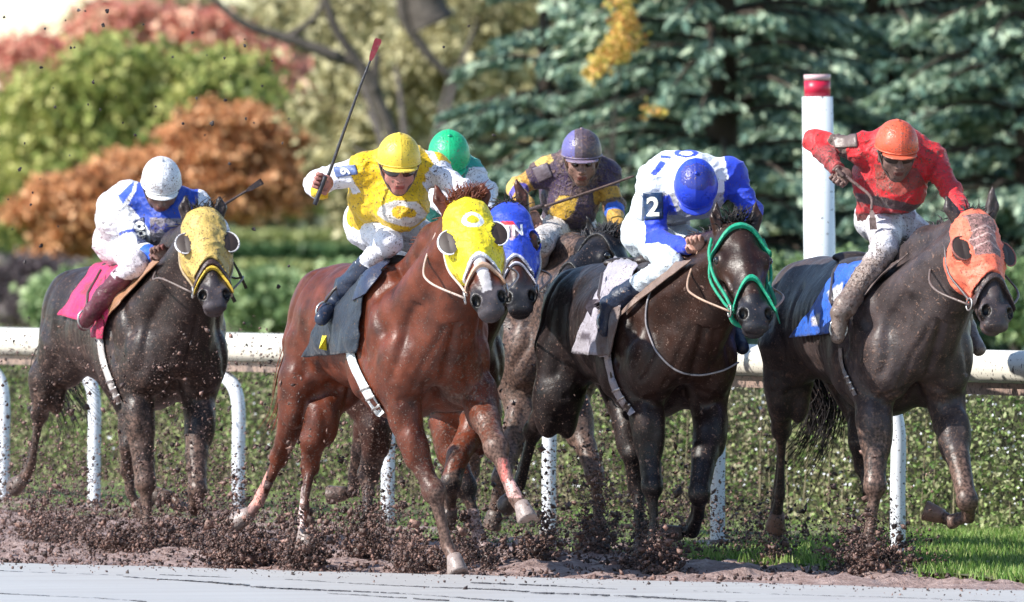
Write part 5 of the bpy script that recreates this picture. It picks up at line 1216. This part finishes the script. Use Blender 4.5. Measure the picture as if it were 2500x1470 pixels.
# ------------------------------------------------------------------ tack: saddles, cloths, girths, reins
def saddle(H, label, col, clothq, girth, gcol, gw=.017, pts=None, pieces=()):
    F = H['F']; k = H.get('ts', 1.); top = 1.52 * k + H.get('dz', 0)
    rt = empty('saddle', F.L(.1, 0, top), label, 'saddle', 'racing saddles on the horses')
    R_ = F.R
    sdf('seat', [ell(F.L(.05, 0, top - .02), (.20, .12, .035), .03, R_), ell(F.L(-.13, 0, top + .01), (.05, .11, .03), .03, R_), ell(F.L(.25, 0, top + .02), (.05, .07, .035), .03, R_)], .008, LEATHER, rt, (.03, .022, .02, .3))
    for i, (q, cf, fo) in enumerate(clothq):
        c = drape('saddlecloth' if i == 0 else ('saddle_flap' if i == 1 else 'cloth_edge'), q, H['bvh'], .022 + .008 * i, .006, CLOTH if i != 1 else LEATHER, rt, cf, 26, 26, H['D0'], folds=fo, seed=i + 3)
        if i == 0:
            P = np.array([v.co[:] for v in c.data.vertices]) + np.array(root_loc(rt)); bv = BVHTree.FromPolygons([Vector(p) for p in P], [tuple(f.vertices) for f in c.data.polygons])
            for (txt, px, py, h, ang, lc) in pieces: text_on('number', txt, px, py, h, ang, bv, .008, CLOTH, c, (*lc, .2), H['D0'], bold=.07)
    if girth: 
        g = spline([V((*p_, 0)) for p_ in girth], 8); w_ = gw * FPX / H['D0']; quadL, quadR = [], []
        out = []; last = H['D0']
        vs_, fs = [], []
        for i, c in enumerate(g):
            t = unit(g[min(i + 1, len(g) - 1)] - g[max(i - 1, 0)]); nrm = V((-t[1], t[0], 0))
            for sgn in (-1, 1):
                cc = c + nrm * sgn * w_; h_, n_ = ray(H['bvh'], cc[0], cc[1])
                if h_ is not None: last = h_[1]; vs_.append(h_ + (n_ if n_[1] < 0 else -n_) * .012)
                else: vs_.append(W(cc[0], cc[1], last - .01))
        n2 = len(vs_); vs_ += [v + V((0, .01, 0)) for v in vs_]
        for i in range(len(g) - 1):
            a = 2 * i; fs += [(a, a + 1, a + 3, a + 2), (a + n2, a + 2 + n2, a + 3 + n2, a + 1 + n2), (a, a + 2, a + 2 + n2, a + n2), (a + 1, a + 1 + n2, a + 3 + n2, a + 3)]
        gi = link_mesh('girth', vs_, fs, CLOTH, rt, True, np.array((*gcol, .25)))
        k0 = int(len(g) * .62)
        for kk in range(k0, len(g) - 1, 3):
            a = 2 * kk; put_tube('buckle', [vs_[a] - V((0, .006, 0)), vs_[a + 1] - V((0, .006, 0))], .006, METALM, gi, (.6, .57, .55, .2), 6)
    return rt
def c2(a, b, f):
    def g(P):
        px, py = proj(P); c = np.tile(np.array(a, float), (len(P), 1)); m = f(px, py, wav(P, 6, 2, 2)); c[m] = b; return c
    return g
cst = lambda c: (lambda P: np.tile(np.array(c, float), (len(P), 1)))
saddle(H1, 'saddle on the leftmost horse with a crimson-pink cloth', 0, [([(235, 655), (345, 645), (262, 800), (150, 770)], c2((.62, .03, .14, .32), (.30, .03, .06, .4), lambda px, py, w: (w > .45)), .012), ([(340, 655), (400, 640), (290, 760), (240, 800)], cst((.34, .17, .09, .45)), .004), ([(236, 780), (262, 770), (262, 828), (238, 826)], cst((.40, .02, .08, .4)), 0.)],
       [(246, 815), (256, 880), (275, 935), (296, 985)], (.58, .54, .52))
saddle(H2, 'saddle on the chestnut horse with a dark navy cloth and a yellow numeral', 0, [([(830, 690), (905, 655), (880, 862), (752, 866)], cst((.012, .020, .035, .18)), .014), ([(868, 690), (960, 640), (905, 720), (868, 740)], cst((.02, .03, .07, .2)), .003)],
       [(855, 835), (868, 890), (900, 955), (935, 1012)], (.72, .75, .78), .021, pieces=[('1', 796, 822, 66, 14, (.78, .62, .02))])
saddle(H3, 'saddle on the brown horse in the blue hood', 0, [], None, None)
saddle(H4, 'saddle on the mud-caked horse at the back', 0, [], None, None)
saddle(H5, 'saddle on the horse numbered 2 with a pale grey cloth', 0, [([(1500, 640), (1560, 650), (1490, 872), (1408, 856)], c2((.40, .37, .42, .34), (.10, .08, .10, .3), lambda px, py, w: inpoly(px, py, [(1420, 812), (1446, 818), (1440, 838), (1416, 830)])), .012), ([(1640, 655), (1700, 640), (1530, 770), (1500, 790)], cst((.22, .15, .12, .45)), .004), ([(1478, 765), (1530, 745), (1504, 870), (1472, 868)], cst((.14, .10, .09, .4)), .004)],
       [(1488, 850), (1492, 900), (1512, 958), (1548, 1012)], (.40, .35, .37), pieces=[('2', 1462, 762, 70, -30, (.10, .08, .10))])
saddle(H6, 'saddle on the rightmost horse with a bright blue cloth', 0, [([(2060, 660), (2130, 640), (2040, 815), (1940, 822)], c2((.02, .11, .52, .26), (.58, .57, .60, .4), lambda px, py, w: inpoly(px, py, [(2020, 712), (2058, 690), (2052, 730), (2030, 742)]) | inpoly(px, py, [(1984, 775), (2004, 765), (2000, 792), (1980, 800)])), .013), ([(2170, 660), (2230, 628), (2120, 720), (2070, 790)], cst((.12, .09, .085, .5)), .004)],
       [(2056, 850), (2060, 890), (2074, 925), (2092, 965)], (.22, .18, .17), .009)
def rein(H, J, label_pts, col, r=.006, name='rein'):
    put_tube(name, spline([V(p_) for p_ in label_pts], 6), r, LEATHER, H['root'], (*col, .3), 6)
for H, J, col in ((H1, J1, (.16, .12, .11)), (H2, J2, (.5, .38, .33)), (H3, J3, (.3, .2, .15)), (H4, J4, (.02, .02, .02)), (H5, J5, (.45, .30, .22)), (H6, J6, (.16, .12, .11))):
    for s in (-1, 1):
        a = H['p'](.47, s * .08, -.085); b_ = J['q']['hdR' if s < 0 and J not in (J2, J6) else 'hdL'] + V((0, 0, -.02))
        if J in (J2, J6) and s < 0: b_ = b_ - H['F'].l * .10
        out_ = a - H['hf'][1] * .10 + H['F'].l * s * .12 - H['F'].f * .12; mid = (out_ + b_) / 2 + H['F'].l * s * .05 + V((0, 0, -.05)); rein(H, J, [a, out_, mid, b_], col)
strap_on('breast_strap', [(1600, 690), (1582, 740), (1580, 800), (1605, 860), (1650, 902), (1700, 914), (1760, 905), (1800, 885)], H5['bvh'], .006, .005, LEATHER, H5['root'], (.30, .28, .30, .1))
strap_on('breast_strap', [(1010, 640), (960, 680), (915, 740)], H2['bvh'], .004, .004, LEATHER, H2['root'], (.15, .06, .04, .1)) if False else None
# stirrup irons below each near-side boot
for H, J, nm in ((H1, J1, 'first'), (H2, J2, 'x'), (H5, J5, 'x'), (H6, J6, 'x')):
    t_ = J['q']['toeR'] * .75 + J['q']['anR'] * .25; ring = [t_ + H['F'].l * .045 * cos(a) + V((0, 0, 1)) * (.05 * sin(a) + .01) for a in np.linspace(0, 2 * pi, 18)[:-1]]
    par = [o for o in C.objects if o.name.startswith('saddle') and o.type == 'EMPTY' and (Vector(o.location) - Vector(H['F'].L(.1, 0, 1.5))).length < .4][0]
    put_tube('stirrup', ring, .006, METALM, par, (.5, .5, .5, .3), 6, True); a_ = t_ + V((0, 0, .06)); put_tube('stirrup_leather', [a_, (a_ + H['F'].L(.14, -.22, 1.45)) / 2 - H['F'].l * .02, H['F'].L(.14, -.2, 1.48)], .008, LEATHER, par, (.06, .04, .035, .3), 6)
# far-side boots peeping out past the chests

put_tube('rein_end', [W(570, 640, 66.6), W(585, 668, 66.6), W(601, 704, 66.62)], [.006, .009, .010], LEATHER, H1['root'], (.03, .035, .02, .3), 6)
put_tube('rein_end', [W(556, 700, 66.6), W(574, 738, 66.6)], [.010, .012], LEATHER, H1['root'], (.03, .03, .025, .3), 6)
put_tube('rein_end', [W(1876, 690, 61.9), W(1890, 730, 61.95), W(1896, 765, 62.0), W(1904, 790, 62.0)], [.010, .012, .007, .003], CLOTH, H5['root'], (.006, .20, .14, .2), 6)
# ------------------------------------------------------------------ flying mud
def lumps(P, S, seed):
    """irregular little clods: jittered octahedra"""
    r = np.random.RandomState(seed); n = len(P); o = np.array([(1, 0, 0), (-1, 0, 0), (0, 1, 0), (0, -1, 0), (0, 0, 1), (0, 0, -1)], float)
    q = r.normal(size=(n, 4)); q /= np.linalg.norm(q, axis=1, keepdims=True); w, x, y, z = q.T
    Rm = np.stack([np.stack([1 - 2 * (y * y + z * z), 2 * (x * y - z * w), 2 * (x * z + y * w)], -1), np.stack([2 * (x * y + z * w), 1 - 2 * (x * x + z * z), 2 * (y * z - x * w)], -1), np.stack([2 * (x * z - y * w), 2 * (y * z + x * w), 1 - 2 * (x * x + y * y)], -1)], 1)
    v = o[None] * r.uniform(.35, 1.25, (n, 6, 1)) * r.uniform(.35, 1.5, (n, 1, 3)); v = np.einsum('nij,nkj->nki', Rm, v) * S[:, None, None]; 
    F = np.array([(0, 2, 4), (2, 1, 4), (1, 3, 4), (3, 0, 4), (2, 0, 5), (1, 2, 5), (3, 1, 5), (0, 3, 5)])
    return (v + P[:, None, :]).reshape(-1, 3), (F[None] + 6 * np.arange(n)[:, None, None]).reshape(-1, 3)
m, nt, b = nodemat('flying_mud')
at = N(nt, 'ShaderNodeAttribute', attribute_name='Col'); nt.links.new(mix(nt, 1., at.outputs['Color'], ramp(nt, noise(nt, 40, 4), [(.3, .5), (.7, 1.4)]), 'MULTIPLY'), b.inputs['Base Color']); b.inputs['Roughness'].default_value = .5
bump(nt, b, noise(nt, 60, 3), .01); FLY = m
def mudmesh(name, P, S, seed, label, par=None, kind='stuff', group=None):
    r = np.random.RandomState(seed + 1); v, f = lumps(P, S, seed); t = np.clip(r.uniform(0, 1, (len(P), 1)) ** 1.8 + .22 * wav(P, 2.5, seed, 2)[:, None], 0, 1); c = np.array((.026, .012, .010)) * (1 - t) + np.array((.27, .155, .125)) * t; c = np.repeat(c, 6, 0)
    o = link_mesh(name, v, f, FLY, par, False, np.concatenate([c, np.zeros((len(c), 1))], 1)); tag(o, label, 'mud', group, kind); return o
rs = np.random.RandomState(2024)
# splash crowns: (px, depth, spread px, height px, count, clod size)
SPL = [(600, 63.6, 120, 120, 4940, .014), (745, 63.0, 60, 190, 2850, .013), (890, 64.8, 70, 170, 2850, .013), (1010, 62.6, 70, 100, 2470, .014), (1150, 64.2, 60, 130, 1900, .012), (1200, 63.6, 60, 60, 1140, .012),
       (1450, 65.5, 60, 260, 2470, .014), (1600, 62.4, 62, 95, 3610, .014), (1560, 63.3, 60, 160, 1520, .012), (1890, 64.2, 40, 110, 1140, .012), (2110, 62.3, 85, 125, 4940, .014), (2190, 62.8, 60, 90, 1330, .012),
       (350, 66.8, 120, 130, 3420, .013), (130, 68.6, 110, 150, 1710, .012), (480, 67.0, 80, 150, 1710, .012), (1300, 64.4, 70, 130, 1710, .012)]
for i, (px, D, sp_, hp_, n, sz) in enumerate(SPL):
    n = int(n * 1.8); hp_ *= 1.2
    k = D / FPX; g = HOR + CAMH / k
    u = np.abs(rs.normal(size=n)); hgt = np.minimum(rs.exponential(.40, n), 2.0) * hp_ * k; spread = (.35 + .75 * (hgt / (hp_ * k)) ** .6)
    # several jets thrown backwards, rather than an even cloud
    jets = rs.normal(size=(9, 2)) * (1.0, .9); jid = rs.randint(0, 9, n); jx = jets[jid, 0] * .62 + rs.normal(size=n) * .34
    X = (px - 1250) * k + jx * sp_ * k * spread; Y = D + .3 * jets[jid, 1] * spread + rs.normal(size=n) * .16; Z = np.abs(hgt) * (1 - .25 * np.minimum(1, np.abs(jx) * .5))
    # most of the mud flies in ragged clumps strung along the jets
    nc = 110; cid = rs.randint(0, n, nc); who = rs.randint(0, nc, n); cl_ = rs.uniform(0, 1, n) < .68; cs_ = rs.lognormal(-.05, .6, nc)[who]
    X = np.where(cl_, X[cid][who] + rs.normal(size=n) * .020 * cs_, X); Y = np.where(cl_, Y[cid][who] + rs.normal(size=n) * .03, Y); Z = np.where(cl_, np.abs(Z[cid][who] + rs.normal(size=n) * .028 * cs_), Z); hgt = np.where(cl_, hgt[cid][who], hgt)
    lowk = np.exp(-hgt / (hp_ * k) * 5); S = sz * .54 * rs.lognormal(-.6, .75, n) * (1.0 + 1.1 * lowk * rs.uniform(0, 1, n) - .35 * np.minimum(1, hgt / (hp_ * k))); S = np.where(rs.uniform(0, 1, n) < .012, rs.uniform(.016, .03, n), np.minimum(S, .024))
    mudmesh('mud_splash', np.stack([X, Y, Z], 1), S, 100 + i, 'burst of dark mud thrown up by hooves')
# fine spray hanging over the track and the verge
def spray(n, seed, xr, yr, zf, s0, label):
    r = np.random.RandomState(seed); px = r.uniform(*xr, n); D = r.uniform(*yr, n); z = zf(r, n, px)
    P = np.stack([(px - 1250) / FPX * D, D, z], 1); c = wav(P * V((1, .12, 1)), 1.6, seed, 3); k = r.uniform(-.9, .9, n) < c * 2.2 - .1; P = P[k]
    mudmesh('mud_spray', P, np.minimum(s0 * r.lognormal(-.35, .75, len(P)), .016), seed, label)
spray(120000, 301, (-40, 1900), (63.5, 74), lambda r, n, px: np.minimum(r.exponential(.30, n), 1.0) * 1.0 * (1.0 - .35 * (px > 1500)), .0046, 'fine mud spray hanging over the track beside the rail')
spray(5000, 302, (1850, 2300), (63.5, 70), lambda r, n, px: np.minimum(r.exponential(.10, n), .6), .0055, 'fine mud spray behind the rightmost horse')
spray(24000, 303, (-40, 1500), (64, 74), lambda r, n, px: r.uniform(.05, 1.0, n) ** 1.2 * 1.2, .0042, 'thin high mud spray between the horses')
# lumps lying on the churned ground
n = 16000; Y = rs.uniform(61, 76, n); px = rs.uniform(-60, 2560, n); X = (px - 1250) / FPX * Y; e = (Y - 63.8) + (X + 2.58) * (4.9 / 4.96); k = (e > .15) & (railcoord(X, Y) < -.55); X, Y = X[k], Y[k]
mudmesh('churned_clods', np.stack([X, Y, rs.uniform(0, .02, len(X))], 1), np.minimum(.010 * rs.lognormal(-.3, .7, len(X)), .020), 401, 'loose clods lying on the churned track')
n = 3600; s_ = rs.uniform(-6, 14, n); t_ = rs.exponential(.35, n); P = np.array([pale_pt(a_, b_) for a_, b_ in zip(s_, t_)]); P[:, 2] = .012 + .022 * np.minimum(1, t_ * 3)
mudmesh('scattered_crumbs', P, np.minimum(.0055 * rs.lognormal(-.3, .6, n), .014), 402, 'crumbs of mud flung onto the pale sealed strip')
# clods high in the air: each one an object
r = random.Random(9); src = None
spots = [(10, 42), (192, 25), (208, 27), (250, 60), (262, 27), (110, 70), (160, 50), (182, 116), (173, 117), (252, 62), (505, 135), (597, 96), (598, 112), (420, 140), (422, 139), (228, 202), (227, 200), (135, 260), (134, 262), (283, 237), (215, 255), (245, 268), (100, 165), (548, 142), (563, 186), (664, 149), (518, 302), (447, 302), (550, 245), (80, 470), (20, 487), (48, 414), (98, 437), (142, 553), (75, 500), (300, 300), (330, 330), (170, 380), (60, 350), (470, 80), (350, 60), (640, 210), (705, 290), (600, 290), (690, 350), (30, 560), (100, 600), (60, 640), (130, 215), (380, 260), (480, 240), (500, 330), (1145, 64), (1083, 115), (1205, 330), (560, 400), (620, 300), (705, 650), (680, 700), (620, 560)]
grp = 'clods of mud flying through the air'
for i, (x, y) in enumerate(spots):
    D = r.uniform(63, 70); c = W(x, y, D)
    if src is None:
        bm = bmesh.new(); bmesh.ops.create_icosphere(bm, subdivisions=2, radius=1.0)
        for v_ in bm.verts: v_.co *= 1 + .35 * math.sin(v_.co.x * 3.1 + 1) * math.cos(v_.co.y * 4.3) + .18 * math.sin(v_.co.z * 9)
        src = bpy.data.meshes.new('mud_clod'); bm.to_mesh(src); bm.free(); src.materials.append(simple('mud_clod', (.028, .018, .018), .6))
    o = bpy.data.objects.new('mud_clod', src); C.objects.link(o); o.location = tuple(c); s_ = r.uniform(.004, .0095) * (1.3 if r.random() < .25 else 1); o.scale = (s_, s_ * r.uniform(.6, 1), s_ * r.uniform(.7, 1.5)); o.rotation_euler = (r.uniform(0, 3), r.uniform(0, 3), r.uniform(0, 3))
    tag(o, 'small dark clod of mud flying through the air', 'clod', grp)
